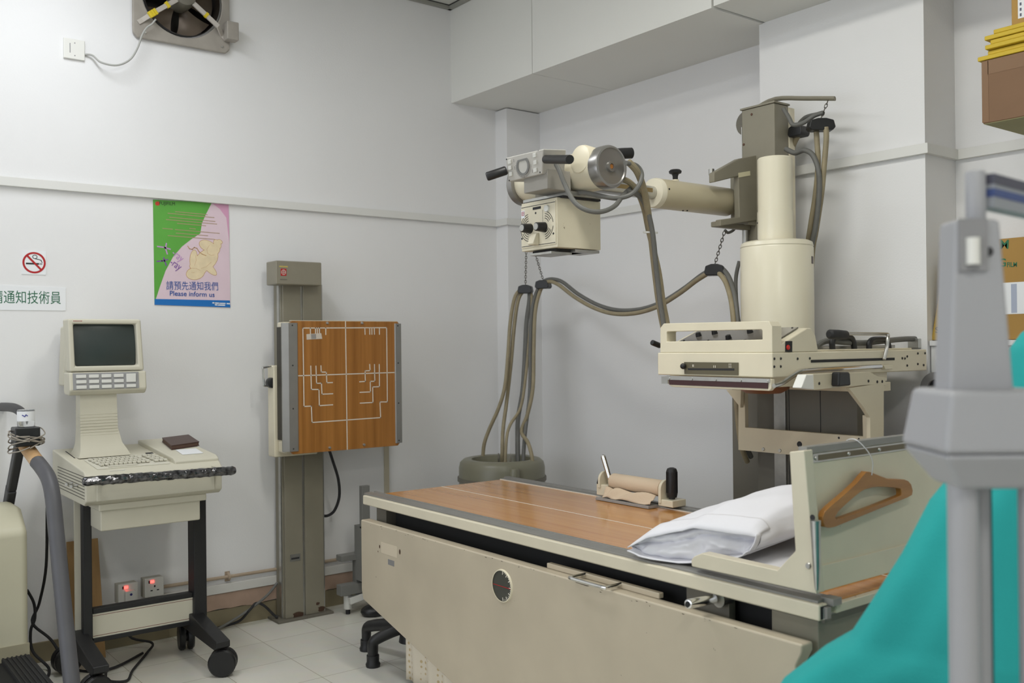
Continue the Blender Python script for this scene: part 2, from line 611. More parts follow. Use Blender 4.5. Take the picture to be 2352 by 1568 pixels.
# ------------------------------------------------------------------ extractor fan
FPL = mat('fan_grey_plate', srgb(160, 154, 145), 0.55, var=0.12, vscale=14)
YEL = mat('yellow_tape', srgb(214, 190, 40), 0.5)
fan = thing('extractor_fan', 'grey square extractor fan with taped struts high on the left wall', 'fan', (0, FY, FZ))
fp = MB(FPL)
out_, inn_ = [], []
for k in range(72):
    a = 2 * math.pi * (k + 0.5) / 72
    c, s_ = math.cos(a), math.sin(a)
    q = 0.234 / ((abs(c) ** 24 + abs(s_) ** 24) ** (1 / 24))
    out_.append((0.006, FY + q * c, FZ + q * s_))
    inn_.append((0.006, FY + FR * c, FZ + FR * s_))
fp.ringprism(out_, inn_, (0.02, 0, 0))
fp.build('mounting_plate', fan, bevel=0.006)
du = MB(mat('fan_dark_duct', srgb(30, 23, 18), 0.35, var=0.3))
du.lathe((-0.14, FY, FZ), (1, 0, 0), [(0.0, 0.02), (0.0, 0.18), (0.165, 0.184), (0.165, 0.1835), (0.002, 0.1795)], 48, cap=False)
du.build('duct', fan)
bl = MB(mat('fan_blade', srgb(80, 68, 55), 0.35, 0.4))
for k in range(5):
    a = math.radians(72 * k + 10)
    def bf(u, v, a=a):
        r = 0.045 + 0.128 * u
        th = a + (v - 0.5) * (0.55 + 0.5 * u)
        return (-0.045 + 0.04 * (v - 0.5), FY + r * math.cos(th), FZ + r * math.sin(th))
    bl.grid(bf, 6, 6)
bl.build('blades', fan, recalc=False)
mo = MB(DTAUPE)
mo.lathe((-0.06, FY, FZ), (1, 0, 0), [(0, 0.03), (0.02, 0.058), (0.1, 0.06), (0.13, 0.05), (0.14, 0.02)], 28)
mo.build('motor', fan)
for (a, nm) in ((218, 0), (-38, 1), (38, 1), (142, 0)):
    a = math.radians(a)
    c, s_ = math.cos(a), math.sin(a)
    st = MB(mat('fan_strut', srgb(186, 180, 172), 0.5))
    st.bar((0.06, FY + 0.05 * c, FZ + 0.05 * s_), (0.07, FY + 0.2 * c, FZ + 0.2 * s_), 0.022, 0.012, (1, 0, 0))
    st.bar((0.074, FY + 0.196 * c, FZ + 0.196 * s_), (0.03, FY + 0.243 * c, FZ + 0.243 * s_), 0.022, 0.008, (1, 0, 0))
    st.bar((0.03, FY + 0.235 * c, FZ + 0.235 * s_), (0.03, FY + 0.268 * c, FZ + 0.268 * s_), 0.022, 0.006, (1, 0, 0))
    so_ = st.build('strut', fan, bevel=0.002)
    if nm == 0 and s_ < 0:
        for q in (0.105, 0.178, 0.192, 0.205):
            tp = MB(YEL).bar((0.069, FY + q * c, FZ + q * s_), (0.07, FY + (q + 0.013) * c, FZ + (q + 0.013) * s_), 0.03, 0.02, (1, 0, 0))
            tp.build('yellow_tape', so_, bevel=0.002)
    if nm == 1 and s_ < 0:
        MB(YEL).bar((0.066, FY + 0.12 * c, FZ + 0.12 * s_), (0.066, FY + 0.134 * c, FZ + 0.134 * s_), 0.025, 0.014, (1, 0, 0)).build('yellow_tape', so_)
cb = MB(FPL)
cb.box(0.03, 0.085, -1.955, -1.895, 2.895, 2.985)
cb.build('capacitor_box', fan, bevel=0.005)
sc = MB(STEEL)
for (y, z) in ((-2.33, 2.868), (-1.96, 2.868), (-2.34, 3.27), (-1.97, 3.27)):
    sc.lathe((0.026, y, z), (1, 0, 0), [(0, 0.006), (0.004, 0.005)], 10)
sc.build('screws', fan)

sw = thing('blank_plate', 'white square electrical outlet plate beside the extractor fan', 'wall plate', (0, -2.64, 2.737))
q = MB(WPLAST).box(0, 0.012, -2.685, -2.595, 2.692, 2.783)
q.build('plate', sw, bevel=0.003)
q = MB(mat('plate_marks', srgb(150, 150, 150), 0.6))
q.line([(0.0122, -2.658, 2.76), (0.0122, -2.658, 2.72)], 0.004, (1, 0, 0))
for z in (2.765, 2.708):
    q.lathe((0.0115, -2.638, z), (1, 0, 0), [(0, 0.003), (0.001, 0.003)], 8)
q.build('markings', sw)
fc = MB(mat('fan_flex', srgb(165, 165, 160), 0.5))
fc.tube([(0.006, -2.597, 2.722), (0.02, -2.565, 2.72), (0.04, -2.533, 2.689), (0.055, -2.469, 2.683), (0.06, -2.412, 2.717), (0.06, -2.378, 2.774), (0.06, -2.356, 2.839), (0.06, -2.334, 2.88), (0.065, -2.311, 2.901), (0.072, -2.295, 2.925)], 0.0045)
tag(fc.build('fan_cord'), 'thin grey cord sagging from the white outlet plate to the extractor fan', 'cord')

# ------------------------------------------------------------------ notices and poster on the left wall
pk, gn = srgb(226, 204, 214), srgb(94, 170, 66)
po = MB(mat('poster_pink', pk, 0.45, var=0.04, vscale=9))
X0, X1 = 0.002, 0.0032
TL, TR, BR, BL = (0.0032, -2.295, 2.087), (0.0032, -1.925, 2.092), (0.0032, -1.921, 1.58), (0.0032, -2.292, 1.587)
po.prism([(X0, p[1], p[2]) for p in (TL, TR, BR, BL)], (0.0012, 0, 0))
po.use(mat('poster_green', gn, 0.45, var=0.08, vscale=9))
def layer(pts, x):
    return [(x, p[1], p[2]) for p in pts]
po.poly(layer([TL, (0.003, -2.011, 2.094), (0.003, -2.038, 2.04), (0.003, -2.06, 1.992), (0.003, -2.069, 1.94), (0.003, -2.112, 1.91), (0.003, -2.159, 1.871), (0.003, -2.203, 1.818), (0.003, -2.239, 1.75), (0.003, -2.264, 1.68), (0.003, -2.285, 1.616), BL], 0.0035))
po.use(mat('poster_blue', srgb(20, 112, 190), 0.45))
po.poly(layer([(0.003, -2.291, 1.615), (0.003, -1.923, 1.615), BR, BL], 0.0037))
po.use(mat('poster_rose', srgb(214, 160, 190), 0.45))
po.poly(layer([(0.003, -2.011, 2.094), TR, (0.003, -1.923, 1.897), (0.003, -1.937, 2.026), (0.003, -1.97, 2.067)], 0.0034))
# line drawing of a curled baby
BAB = mat('poster_baby', srgb(232, 214, 178), 0.5, var=0.08, vscale=30)
BABL = mat('poster_baby_line', srgb(196, 152, 100), 0.5)
po.use(BAB)
def blob(cx, cy, rx, ry, rot, x):
    pts = []
    for k in range(20):
        a = 2 * math.pi * k / 20
        u, v = rx * math.cos(a), ry * math.sin(a)
        c, s_ = math.cos(rot), math.sin(rot)
        pts.append((x, cx + u * c - v * s_, cz_ + 0) if False else (x, cx + u * c - v * s_, cy + u * s_ + v * c))
    return pts
kY = (TR[1] - TL[1]) / 174.0
kZ = (TL[2] - BL[2]) / 242.0
def py(x):
    return TL[1] + (x - 351) * kY
def pz(y):
    return TL[2] - (y - 458) * kZ
BLOBS = ((470, 592, 33, 21, 0.75), (474, 558, 20, 12, -0.35), (487, 566, 16, 13, 0.4), (497, 552, 11, 7, -0.9), (503, 546, 6, 4, -0.5), (445, 624, 21, 14, 0.25), (441, 590, 8, 20, -0.12), (476, 609, 24, 8, -0.75), (438, 607, 6, 5, 0.4), (462, 618, 7, 5, 0.2))
po.use(BABL)
for i, (cx, cy, rx, ry, ro) in enumerate(BLOBS):
    po.poly(blob(py(cx), pz(cy), rx * kY + 0.0022, ry * kY + 0.0022, ro, 0.00366 + i * 0.00001))
po.use(BAB)
for i, (cx, cy, rx, ry, ro) in enumerate(BLOBS):
    po.poly(blob(py(cx), pz(cy), rx * kY, ry * kY, ro, 0.00380 + i * 0.00001))
po.use(BABL)
def pcurve(pl):
    po.line([(0.00392, py(x), pz(y)) for x, y in pl], 0.0011, (1, 0, 0), 0.0001)
pcurve([(478, 556), (472, 566), (474, 576), (482, 580), (490, 578)])
pcurve([(446, 582), (447, 594), (443, 606)])
pcurve([(458, 612), (470, 608), (482, 596)])
pcurve([(430, 616), (438, 612), (448, 613), (456, 617)])
pcurve([(436, 622), (440, 623), (443, 622)])
po.line([(0.0041, py(x), pz(y)) for x, y in ((428, 561), (432, 567), (438, 568), (443, 563), (449, 565), (454, 573), (461, 578), (470, 581))], 0.0035, (1, 0, 0), 0.0003)
po.use(mat('poster_brush', srgb(196, 150, 205), 0.5))
po.line(layer([(0.004, -2.275, 1.865), (0.004, -2.242, 1.862), (0.004, -2.216, 1.855)], 0.0039), 0.006, (1, 0, 0), 0.0003)
po.line(layer([(0.004, -2.234, 1.881), (0.004, -2.238, 1.858), (0.004, -2.23, 1.832)], 0.0039), 0.006, (1, 0, 0), 0.0003)
po.text('-ray', (0.004, -2.218, 1.822), (0.004, -2.173, 1.786), 0.035, (1, 0, 0))
po.use(mat('poster_brush_dark', srgb(126, 80, 160), 0.5))
po.line(layer([(0.004, -2.278, 1.794), (0.004, -2.255, 1.797), (0.004, -2.229, 1.805)], 0.0039), 0.006, (1, 0, 0), 0.0003)
po.line(layer([(0.004, -2.247, 1.812), (0.004, -2.243, 1.796), (0.004, -2.235, 1.777)], 0.0039), 0.006, (1, 0, 0), 0.0003)
po.text('-ray', (0.0041, -2.227, 1.775), (0.0041, -2.181, 1.744), 0.035, (1, 0, 0))
po.use(mat('poster_small_print', srgb(176, 150, 120), 0.6))
rr = random.Random(5)
for (y, x0, x1) in ((482, 401, 474), (487, 384, 490), (496, 388, 492), (502, 380, 496), (509, 405, 470), (519, 433, 446), (523, 372, 394), (524, 400, 502), (532, 402, 475), (539, 384, 490)):
    x = x0
    while x < x1:
        w = rr.uniform(3, 8)
        po.line([(0.004, py(x), pz(y + (x - x0) * 0.02)), (0.004, py(min(x + w, x1)), pz(y + (x + w - x0) * 0.02))], 0.0032, (1, 0, 0), 0.0002)
        x += w + 1.6
po.use(mat('poster_text_blue', srgb(36, 84, 160), 0.5))
po.text('\u8acb\u9810\u5148\u901a\u77e5\u6211\u5011', (0.004, -2.236, 1.66), (0.004, -1.983, 1.663), 0.042, (1, 0, 0))
po.text('Please inform us', (0.004, -2.22, 1.632), (0.004, -2.001, 1.63), 0.024, (1, 0, 0), bold=0.012)
po.use(INK)
po.text('FUJIFILM', (0.004, -2.265, 2.06), (0.004, -2.191, 2.062), 0.02, (1, 0, 0))
po.use(mat('poster_red', srgb(196, 60, 40), 0.5))
po.poly(blob(py(361), pz(466.5), 0.011, 0.010, 0.3, 0.0040))
po.use(WHITE)
for (x0, x1, y) in ((485, 489, 693), (490, 500, 693.4), (501, 514, 693.8), (519, 525, 694.2), (491, 496, 697.6), (497, 513, 698)):
    po.line([(0.0041, py(x0), pz(y)), (0.0041, py(x1), pz(y + 0.2))], 0.0055, (1, 0, 0), 0.0002)
tag(po.build('poster', smooth=0, recalc=False), 'green and pink poster of a curled baby asking patients to inform staff', 'poster')

ns = MB(WHITE)
pts = [(0.003, -2.861, 1.816), (0.003, -2.763, 1.817), (0.003, -2.764, 1.712), (0.003, -2.862, 1.712)]
ns.prism([(0.0, p[1], p[2]) for p in pts], (0.003, 0, 0))
RED = mat('sign_red', srgb(176, 24, 30), 0.5)
cY, cZ = (pts[0][1] + pts[1][1]) / 2 + 0.0, (pts[0][2] + pts[2][2]) / 2
ns.use(INK)
ns.box(0.003, 0.0036, cY - 0.033, cY + 0.02, cZ - 0.008, cZ - 0.001)
ns.box(0.003, 0.0036, cY + 0.023, cY + 0.026, cZ - 0.008, cZ - 0.001)
ns.box(0.003, 0.0036, cY + 0.029, cY + 0.032, cZ - 0.008, cZ - 0.001)
ns.line([(0.0034, cY + 0.032, cZ + 0.002), (0.0034, cY + 0.028, cZ + 0.012), (0.0034, cY + 0.014, cZ + 0.016), (0.0034, cY + 0.004, cZ + 0.018)], 0.003, (1, 0, 0), 0.0003)
ring = [(0.0034, cY + 0.003 + 0.009 * math.cos(a), cZ + 0.026 + 0.008 * math.sin(a)) for a in [k * 2 * math.pi / 12 for k in range(13)]]
ns.line(ring, 0.0025, (1, 0, 0), 0.0003)
ns.use(RED)
circ = lambda r, x: [(x, cY + r * math.cos(2 * math.pi * k / 40), cZ + r * math.sin(2 * math.pi * k / 40)) for k in range(40)]
ns.ringprism(circ(0.047, 0.003), circ(0.039, 0.003), (0.001, 0, 0))
ns.bar((0.0038, cY - 0.028, cZ + 0.03), (0.0038, cY + 0.028, cZ - 0.03), 0.008, 0.001, (1, 0, 0))
tag(ns.build('no_smoking_sign', smooth=0), 'white square no-smoking sticker with red ring on the left wall', 'sign')

nt_ = MB(WHITE)
pts = [(0.003, -3.047, 1.663), (0.003, -2.683, 1.658), (0.003, -2.684, 1.554), (0.003, -3.048, 1.553)]
nt_.prism([(0.0, p[1], p[2]) for p in pts], (0.003, 0, 0))
nt_.use(mat('notice_green', srgb(40, 104, 76), 0.6))
nt_.text('\u8acb\u901a\u77e5\u6280\u8853\u54e1', (0.0032, -2.98, 1.582), (0.0032, -2.704, 1.583), 0.057, (1, 0, 0))
tag(nt_.build('paper_notice', smooth=0), 'white paper strip notice with green Chinese lettering at the left edge', 'sign')

# sockets with red neon lights
NEON = mat('neon_red', (0.9, 0.02, 0.02), 0.4, emit=(1, 0.05, 0.04), estr=6)
def socket(name, label, p, plug):
    # p = lower left corner
    t = thing(name, label, 'socket', (0.0, p[1], p[2]), 'wall sockets by the cart')
    w = 0.088
    y, z = p[1], p[2]
    MB(mat('socket_back_box', srgb(186, 182, 170), 0.5)).box(0.0, 0.04, y - 0.004, y + w - 0.004, z, z + w).build('back_box', t, bevel=0.002)
    MB(WPLAST).box(0.04, 0.05, y, y + w, z, z + w).build('face_plate', t, bevel=0.003)
    MB(NEON).box(0.05, 0.053, y + 0.026, y + 0.042, z + 0.066, z + 0.076).build('neon_light', t)
    s_ = MB(INK)
    s_.box(0.05, 0.0508, y + 0.017, y + 0.024, z + 0.064, z + 0.077)
    s_.build('rocker_mark', t)
    s_ = MB(INK)
    if not plug:
        s_.box(0.05, 0.0508, y + 0.042, y + 0.049, z + 0.044, z + 0.053)
        s_.box(0.05, 0.0508, y + 0.026, y + 0.036, z + 0.027, z + 0.032)
        s_.box(0.05, 0.0508, y + 0.055, y + 0.065, z + 0.027, z + 0.032)
    if not plug:
        s_.build('pin_holes', t)
    if plug:
        q = MB(WPLAST).prism(rrect((0.05, y + 0.048, z + 0.032), (0, 1, 0), (0, 0, 1), 0.024, 0.026, 0.006), (0.03, 0, 0))
        q.use(mat('plug_blue', srgb(46, 44, 120), 0.5))
        q.lathe((0.08, y + 0.048, z + 0.042), (1, 0, 0), [(0, 0.006), (0.001, 0.006)], 12)
        tag(q.build('plug', bevel=0.003), 'white mains plug with a blue dot pushed into the left socket', 'plug')
socket('wall_socket', 'white wall socket behind the cart with a plug in it', (0.05, -2.481, 0.2096), True)
socket('wall_socket', 'white wall socket behind the cart, empty with three holes', (0.05, -2.363, 0.2173), False)

vp = MB(mat('beige_mini_trunking', srgb(196, 188, 166), 0.6))
vp.box(0.0, 0.012, -1.053, -1.025, 0.215, 0.86)
tag(vp.build('vertical_trunking', bevel=0.002), 'beige vertical cable strip on the left wall beside the bucky panel', 'trunking')

wb = MB(wood('raw_board', srgb(176, 140, 92), srgb(150, 116, 72), 2, 14, 0.6, 0.0))
a, b, c = (0.07, -2.623, 0.1936), (0.07, -2.559, 0.1859), (0.07, -2.561, 0.5166)
wb.prism([(0.115, a[1] - 0.07, 0.0), (0.115, b[1], 0.0), (0.012, b[1] - 0.003, c[2]), (0.012, a[1] - 0.07, c[2])], (0.016, 0, 0.003))
tag(wb.build('wooden_board', bevel=0.001), 'plain brown wooden board leaning on the wall behind the monitor cart', 'board')

# ------------------------------------------------------------------ monitor cart
CY0, CY1 = -2.757, -2.205          # left and right side of the console
cart = thing('monitor_cart', 'beige stress-test monitor cart on black castors with screen, keyboard console and foil-wrapped bar', 'cart', (0.35, -2.48, 0))
XF = 0.62
co = MB(PUTTY)
prof = [(0.06, 0.775), (0.075, 0.757), (0.59, 0.757), (XF, 0.775), (XF, 0.872), (0.592, 0.893), (0.06, 0.94)]
co.prism([(x, CY0, z) for x, z in prof], (0, CY1 - CY0, 0))
cob = co.build('console', cart, bevel=0.006)
rec = MB(PUTTY)
rec.prism([(0.07, -2.395, 0.93), (0.59, -2.395, 0.885), (0.59, -2.395, 0.905), (0.56, -2.395, 0.918), (0.07, -2.395, 0.958)], (0, 0.188, 0))
rec.build('recorder_lid', cart, bevel=0.006)
ve = MB(mat('vent_shadow', srgb(92, 88, 78), 0.7))
for k in range(8):
    z = 0.785 + 0.0125 * k
    ve.box(0.16, 0.605, CY0 - 0.0008, CY0 + 0.002, z, z + 0.003)
    ve.box(0.16, 0.605, CY1 - 0.002, CY1 + 0.0008, z, z + 0.003)
ve.build('side_vents', cart)
fl = MB(PUTTY)
fl.box(XF, XF + 0.004, -2.715, -2.24, 0.775, 0.862)
fl.build('front_panel', cart, bevel=0.003)
fs = MB(INK)
fs.box(XF + 0.004, XF + 0.0055, -2.36, -2.285, 0.845, 0.850)
fs.box(XF + 0.004, XF + 0.0058, -2.333, -2.317, 0.842, 0.855)
fs.build('floppy_slot', cart)
kb = MB(mat('key_beige', srgb(214, 211, 196), 0.5))
def deck(x):
    return 0.893 + (0.592 - x) * (0.94 - 0.893) / (0.592 - 0.06)
kb.prism([(0.36, -2.70, deck(0.36)), (0.575, -2.70, deck(0.575)), (0.575, -2.70, deck(0.575) + 0.004), (0.36, -2.70, deck(0.36) + 0.004)], (0, 0.29, 0))
for r in range(4):
    for c in range(15):
        x = 0.385 + 0.04 * r
        y = -2.69 + 0.0182 * c + 0.004 * r
        if c == 11:
            continue
        z = deck(x) + 0.004
        kb.box(x, x + 0.03, y, y + 0.015, z, z + 0.008)
kb.box(0.545, 0.568, -2.655, -2.54, deck(0.56) + 0.003, deck(0.56) + 0.010)
kb.build('keyboard', cart, bevel=0.0015, seg=1)
lb = MB(WHITE)
lb.box(0.598, 0.6, -2.66, -2.6, 0.888, 0.889)
lb.prism([(0.40, -2.33, 0.9325), (0.52, -2.34, 0.9225), (0.52, -2.25, 0.9225), (0.40, -2.24, 0.9325)], (0, 0, 0.0012))
lb.build('paper_labels', cart)
sl = MB(INK)
sl.prism([(0.30, -2.43, deck(0.30) + 0.0005), (0.36, -2.44, deck(0.36) + 0.0005), (0.36, -2.405, deck(0.36) + 0.0005), (0.30, -2.40, deck(0.30) + 0.0005)], (0, 0, 0.001))
sl.prism([(0.13, -2.72, deck(0.13) + 0.0005), (0.3, -2.722, deck(0.3) + 0.0005), (0.3, -2.718, deck(0.3) + 0.0005), (0.13, -2.716, deck(0.13) + 0.0005)], (0, 0, 0.0008))
sl.build('deck_slots', cart)
# neck
nk = MB(PUTTY)
def ring(y0, y1, x0, x1, z):
    return [(x0, y0, z), (x1, y0, z), (x1, y1, z), (x0, y1, z)]
lv = [ring(-2.712, -2.50, 0.17, 0.335, 0.92), ring(-2.704, -2.515, 0.20, 0.325, 0.948), ring(-2.70, -2.53, 0.215, 0.31, 0.975), ring(-2.698, -2.545, 0.225, 0.302, 1.04), ring(-2.698, -2.55, 0.23, 0.30, 1.23)]
vs = [p for l in lv for p in l]
fs_ = [(0, 3, 2, 1), (16, 17, 18, 19)]
for i in range(4):
    for k in range(4):
        j = (k + 1) % 4
        fs_.append((i * 4 + k, i * 4 + j, i * 4 + 4 + j, i * 4 + 4 + k))
nk.add(vs, fs_)
for k in range(9):
    z = 1.0 + 0.0125 * k
    nk.box(0.26, 0.3068 - 0.0005 * k, -2.6995, -2.5455, z, z + 0.0016)
nk.build('neck', cart, bevel=0.006)
# monitor head
MY0, MY1, MX = -2.748, -2.44, 0.33
mo_ = MB(PUTTY)
cy_, cz_m = (MY0 + MY1) / 2, 1.36
tilt = 0.02
def mon(x, y, z):
    return (x + tilt * (z - 1.36) * -0.6, y, z)
ou = [mon(MX, y, z) for y, z in ((MY0 + 0.004, 1.285), (MY1, 1.285), (MY1 - 0.012, 1.508), (MY0 - 0.002, 1.508))]
inn = [mon(MX, y, z) for y, z in ((-2.722, 1.308), (-2.466, 1.308), (-2.474, 1.486), (-2.728, 1.486))]
mo_.ringprism(ou, inn, (-0.06, 0, 0))
mo_.prism([(0.27, MY0 + 0.004, 1.285), (0.27, MY1, 1.285), (0.27, MY1 - 0.012, 1.508), (0.27, MY0 - 0.002, 1.508)], (-0.035, 0, 0))
mo_.prism([(0.24, MY0 + 0.03, 1.24), (0.24, MY1 - 0.03, 1.24), (0.24, MY1 - 0.04, 1.49), (0.24, MY0 + 0.03, 1.49)], (-0.12, 0, 0))
mo_.prism([(MX + 0.012, MY0, 1.205), (MX + 0.002, MY0, 1.283), (0.235, MY0, 1.283), (0.235, MY0, 1.20), (0.25, MY0, 1.185), (MX - 0.01, MY0, 1.185)], (0, MY1 - MY0 + 0.008, 0))
mo_.prism([(0.13, MY0 + 0.02, 1.22), (0.13, MY1 - 0.02, 1.22), (0.13, MY1 - 0.03, 1.48), (0.13, MY0 + 0.03, 1.48)], (-0.08, 0, 0))
moo = mo_.build('monitor', cart, bevel=0.008)
scn = MB(mat('crt_glass', srgb(58, 66, 64), 0.28, spec=0.4))
def crt(u, v):
    y = -2.722 + 0.252 * u
    z = 1.31 + 0.176 * v
    d = 0.022 * ((2 * u - 1) ** 2 + (2 * v - 1) ** 2) * 0.5
    return (0.318 - d, y, z)
scn.grid(crt, 20, 14)
scn.build('screen', moo, recalc=False)
kp = MB(mat('keypad_grey', srgb(150, 150, 150), 0.5))
kp.prism([(MX + 0.0115, -2.734, 1.209), (MX + 0.0025, -2.734, 1.279), (MX + 0.0045, -2.734, 1.279), (MX + 0.0135, -2.734, 1.209)], (0, 0.268, 0))
kp.build('keypad', moo)
kk = MB(WPLAST)
for r in range(3):
    for c in range(5):
        if c == 4 and r == 1:
            continue
        z = 1.213 + 0.0225 * (2 - r)
        h = 0.014
        if c == 4 and r == 0:
            z = 1.2355
            h = 0.0365
        y = -2.722 + 0.0505 * c
        x = MX + 0.0115 - (z - 1.209) * 0.128
        kk.box(x, x + 0.008, y, y + 0.04, z, z + h)
kk.build('function_keys', moo, bevel=0.0015, seg=1)
lg = MB(mat('maroon_print', srgb(150, 70, 70), 0.6))
for k in range(6):
    lg.box(MX - 0.0025, MX - 0.001, -2.728 + 0.006 * k, -2.724 + 0.006 * k, 1.497, 1.5005)
lg.build('maker_mark', moo)
# wrapped bar
fo = mat('black_foil_wrap', (0.16, 0.16, 0.17), 0.16, 0.9, bump=1.0, bscale=70, var=0.8, vscale=60)
bA, bB = (0.7, -2.786, 0.869), (0.7, -2.179, 0.8588)
bar_ = MB(fo)
rr = random.Random(9)
nseg = 60
vs, fs_ = [], []
for i in range(nseg + 1):
    t = i / nseg
    c = Vector(bA).lerp(Vector(bB), t)
    for k in range(14):
        th = 2 * math.pi * k / 14
        r = 0.0185 * (1 + 0.2 * (rr.random() - 0.5)) * (0.75 if i in (0, nseg) else 1)
        vs.append((c[0] + r * math.cos(th), c[1], c[2] + r * math.sin(th)))
for i in range(nseg):
    for k in range(14):
        j = (k + 1) % 14
        fs_.append((i * 14 + k, i * 14 + j, i * 14 + 14 + j, i * 14 + 14 + k))
fs_ += [list(range(14)), [nseg * 14 + k for k in range(14)]]
bar_.add(vs, fs_)
bo = bar_.build('handle_bar', cart, smooth=20)
br_ = MB(PUTTY)
for y in (bA[1] + 0.09, bB[1] - 0.06):
    br_.box(0.6, 0.70, y - 0.012, y + 0.012, bA[2] - 0.008, bA[2] + 0.008)
br_.build('bar_bracket', cart)
dr = MB(PUTTY)
dr.prism([(0.59, -2.70, 0.728), (0.59, -2.262, 0.728), (0.59, -2.262, 0.757), (0.59, -2.70, 0.757)], (-0.4, 0, 0))
dr.prism([(0.575, -2.69, 0.645), (0.575, -2.285, 0.645), (0.575, -2.285, 0.735), (0.575, -2.69, 0.735)], (-0.38, 0, 0))
dr.build('drawer', cart, bevel=0.006)
BLKF = mat('black_frame_paint', (0.014, 0.014, 0.015), 0.5)
for (y0, y1, nm) in ((-2.722, -2.686, 0), (-2.262, -2.205, 1)):
    lg_ = MB(BLKF)
    lg_.box(0.345 if nm else 0.385, 0.425, y0, y1, 0.13, 0.76)
    lg_.build('leg', cart, bevel=0.004)
    ft = MB(BLKF)
    c = (y0 + y1) / 2 - (0.015 if nm else 0.028)
    ft.prism([(0.20, c - 0.03, 0.13), (0.70, c - 0.03, 0.115), (0.73, c - 0.03, 0.13), (0.73, c - 0.03, 0.155), (0.70, c - 0.03, 0.16), (0.42, c - 0.03, 0.205), (0.33, c - 0.03, 0.205), (0.20, c - 0.03, 0.165)], (0, 0.06, 0))
    ft.build('foot', cart, bevel=0.004)
    for x in (0.235, 0.69):
        w = MB(BLACK)
        cyy = c + (0.012 if nm else -0.012)
        dirv = Vector((0.86, -0.5, 0)) if (nm and x > 0.5) else (Vector((0.2, 1, 0)) if nm else Vector((1, 0.12, 0)))
        dirv.normalize()
        ctr = Vector((x, cyy, 0.058))
        for s_ in (-1, 1):
            p0 = ctr + dirv * (0.006 * s_)
            w.lathe(p0, dirv * s_, [(0, 0.045), (0, 0.054), (0.006, 0.058), (0.02, 0.058), (0.027, 0.052), (0.028, 0.02)], 28)
        w.cyl(ctr - dirv * 0.01, ctr + dirv * 0.01, 0.02)
        w.cyl((x, cyy, 0.08), (x, cyy, 0.13), 0.012)
        w.build('castor', cart, smooth=40)
stt = MB(BLKF)
stt.box(0.365, 0.405, -2.68, -2.262, 0.155, 0.175)
stt.box(0.365, 0.405, -2.68, -2.262, 0.275, 0.297)
sto = stt.build('stretcher', cart, bevel=0.003)
st2 = MB(PUTTY).box(0.37, 0.402, -2.68, -2.262, 0.175, 0.275)
st2.use(mat('maroon_line', srgb(120, 70, 60), 0.6))
st2.box(0.402, 0.4025, -2.68, -2.262, 0.182, 0.184)
st2.box(0.402, 0.4025, -2.68, -2.262, 0.266, 0.268)
st2.build('stretcher_panel', cart)
sp = MB(PUTTY).box(0.335, 0.345, -2.735, -2.70, 0.2, 0.76)
sp.build('side_strip', cart)
ck = MB(STEEL)
for x in (0.42, 0.5):
    ck.tube([(x, CY0, 0.83), (x, CY0 - 0.02, 0.83), (x + 0.02, CY0 - 0.03, 0.83)], 0.006)
ck.build('side_sockets', cart)

bk = thing('notebook', 'dark brown notebook lying on top of the monitor cart', 'book', (0.23, -2.30, 0.945))
bp_ = [(0.1778, -2.318, 0.962), (0.3917, -2.345, 0.962), (0.3424, -2.204, 0.962), (0.1372, -2.182, 0.962)]
BKM = mat('brown_cover', srgb(72, 48, 42), 0.45)
def btop(z):
    return [(p[0], p[1], z) for p in bp_]
def shelf_z(x):
    return 0.958 - (x - 0.07) * 0.04 / 0.49 + 0.0015
def bz(k, dz):
    return (bp_[k][0], bp_[k][1], shelf_z(bp_[k][0]) + dz)
nb = MB(BKM)
for (d0, d1) in ((0, 0.004), (0.016, 0.020)):
    nb.add([bz(k, d0) for k in range(4)] + [bz(k, d1) for k in range(4)], [(3, 2, 1, 0), (4, 5, 6, 7), (0, 1, 5, 4), (1, 2, 6, 5), (2, 3, 7, 6), (3, 0, 4, 7)])
nb.build('cover', bk, bevel=0.001)
nb = MB(mat('page_block', srgb(96, 74, 62), 0.8))
cc = [sum(p[i] for p in bp_) / 4 for i in range(2)]
def bi(k, dz):
    x = cc[0] + (bp_[k][0] - cc[0]) * 0.97
    y = cc[1] + (bp_[k][1] - cc[1]) * 0.97
    return (x, y, shelf_z(x) + dz)
nb.add([bi(k, 0.003) for k in range(4)] + [bi(k, 0.017) for k in range(4)], [(3, 2, 1, 0), (4, 5, 6, 7), (0, 1, 5, 4), (1, 2, 6, 5), (2, 3, 7, 6), (3, 0, 4, 7)])
nb.build('pages', bk)

# ------------------------------------------------------------------ treadmill
TG = mat('treadmill_grey', srgb(84, 84, 88), 0.5, var=0.08, vscale=16)
TBEI = mat('treadmill_beige', srgb(200, 196, 172), 0.5, var=0.04)
tm = thing('treadmill', 'treadmill with black ridged deck, beige motor hood and worn grey handrail at the left edge', 'treadmill', (0.9, -3.35, 0))
TY = -2.925
hd = MB(TBEI)
hd.prism([(0.42, TY - 0.0, 0.12), (0.42, TY, 0.66), (0.30, TY, 0.74), (0.10, TY, 0.74), (0.05, TY, 0.66), (0.05, TY, 0.12)][::-1], (0, -0.72, 0))
hd.build('motor_hood', tm, bevel=0.025, seg=3)
hd = MB(mat('treadmill_band', srgb(160, 154, 130), 0.5))
hd.box(0.415, 0.424, TY - 0.72, TY + 0.001, 0.12, 0.21)
hd.build('hood_band', tm)
dk = MB(RUBBER)
dk.prism([(0.42, TY, 0.05), (2.35, TY, 0.05), (2.35, TY, 0.13), (2.30, TY, 0.165), (0.42, TY, 0.165)], (0, -0.10, 0))
for k in range(6):
    y = TY - 0.012 - 0.016 * k
    dk.box(0.425, 2.3, y - 0.007, y, 0.165, 0.170)
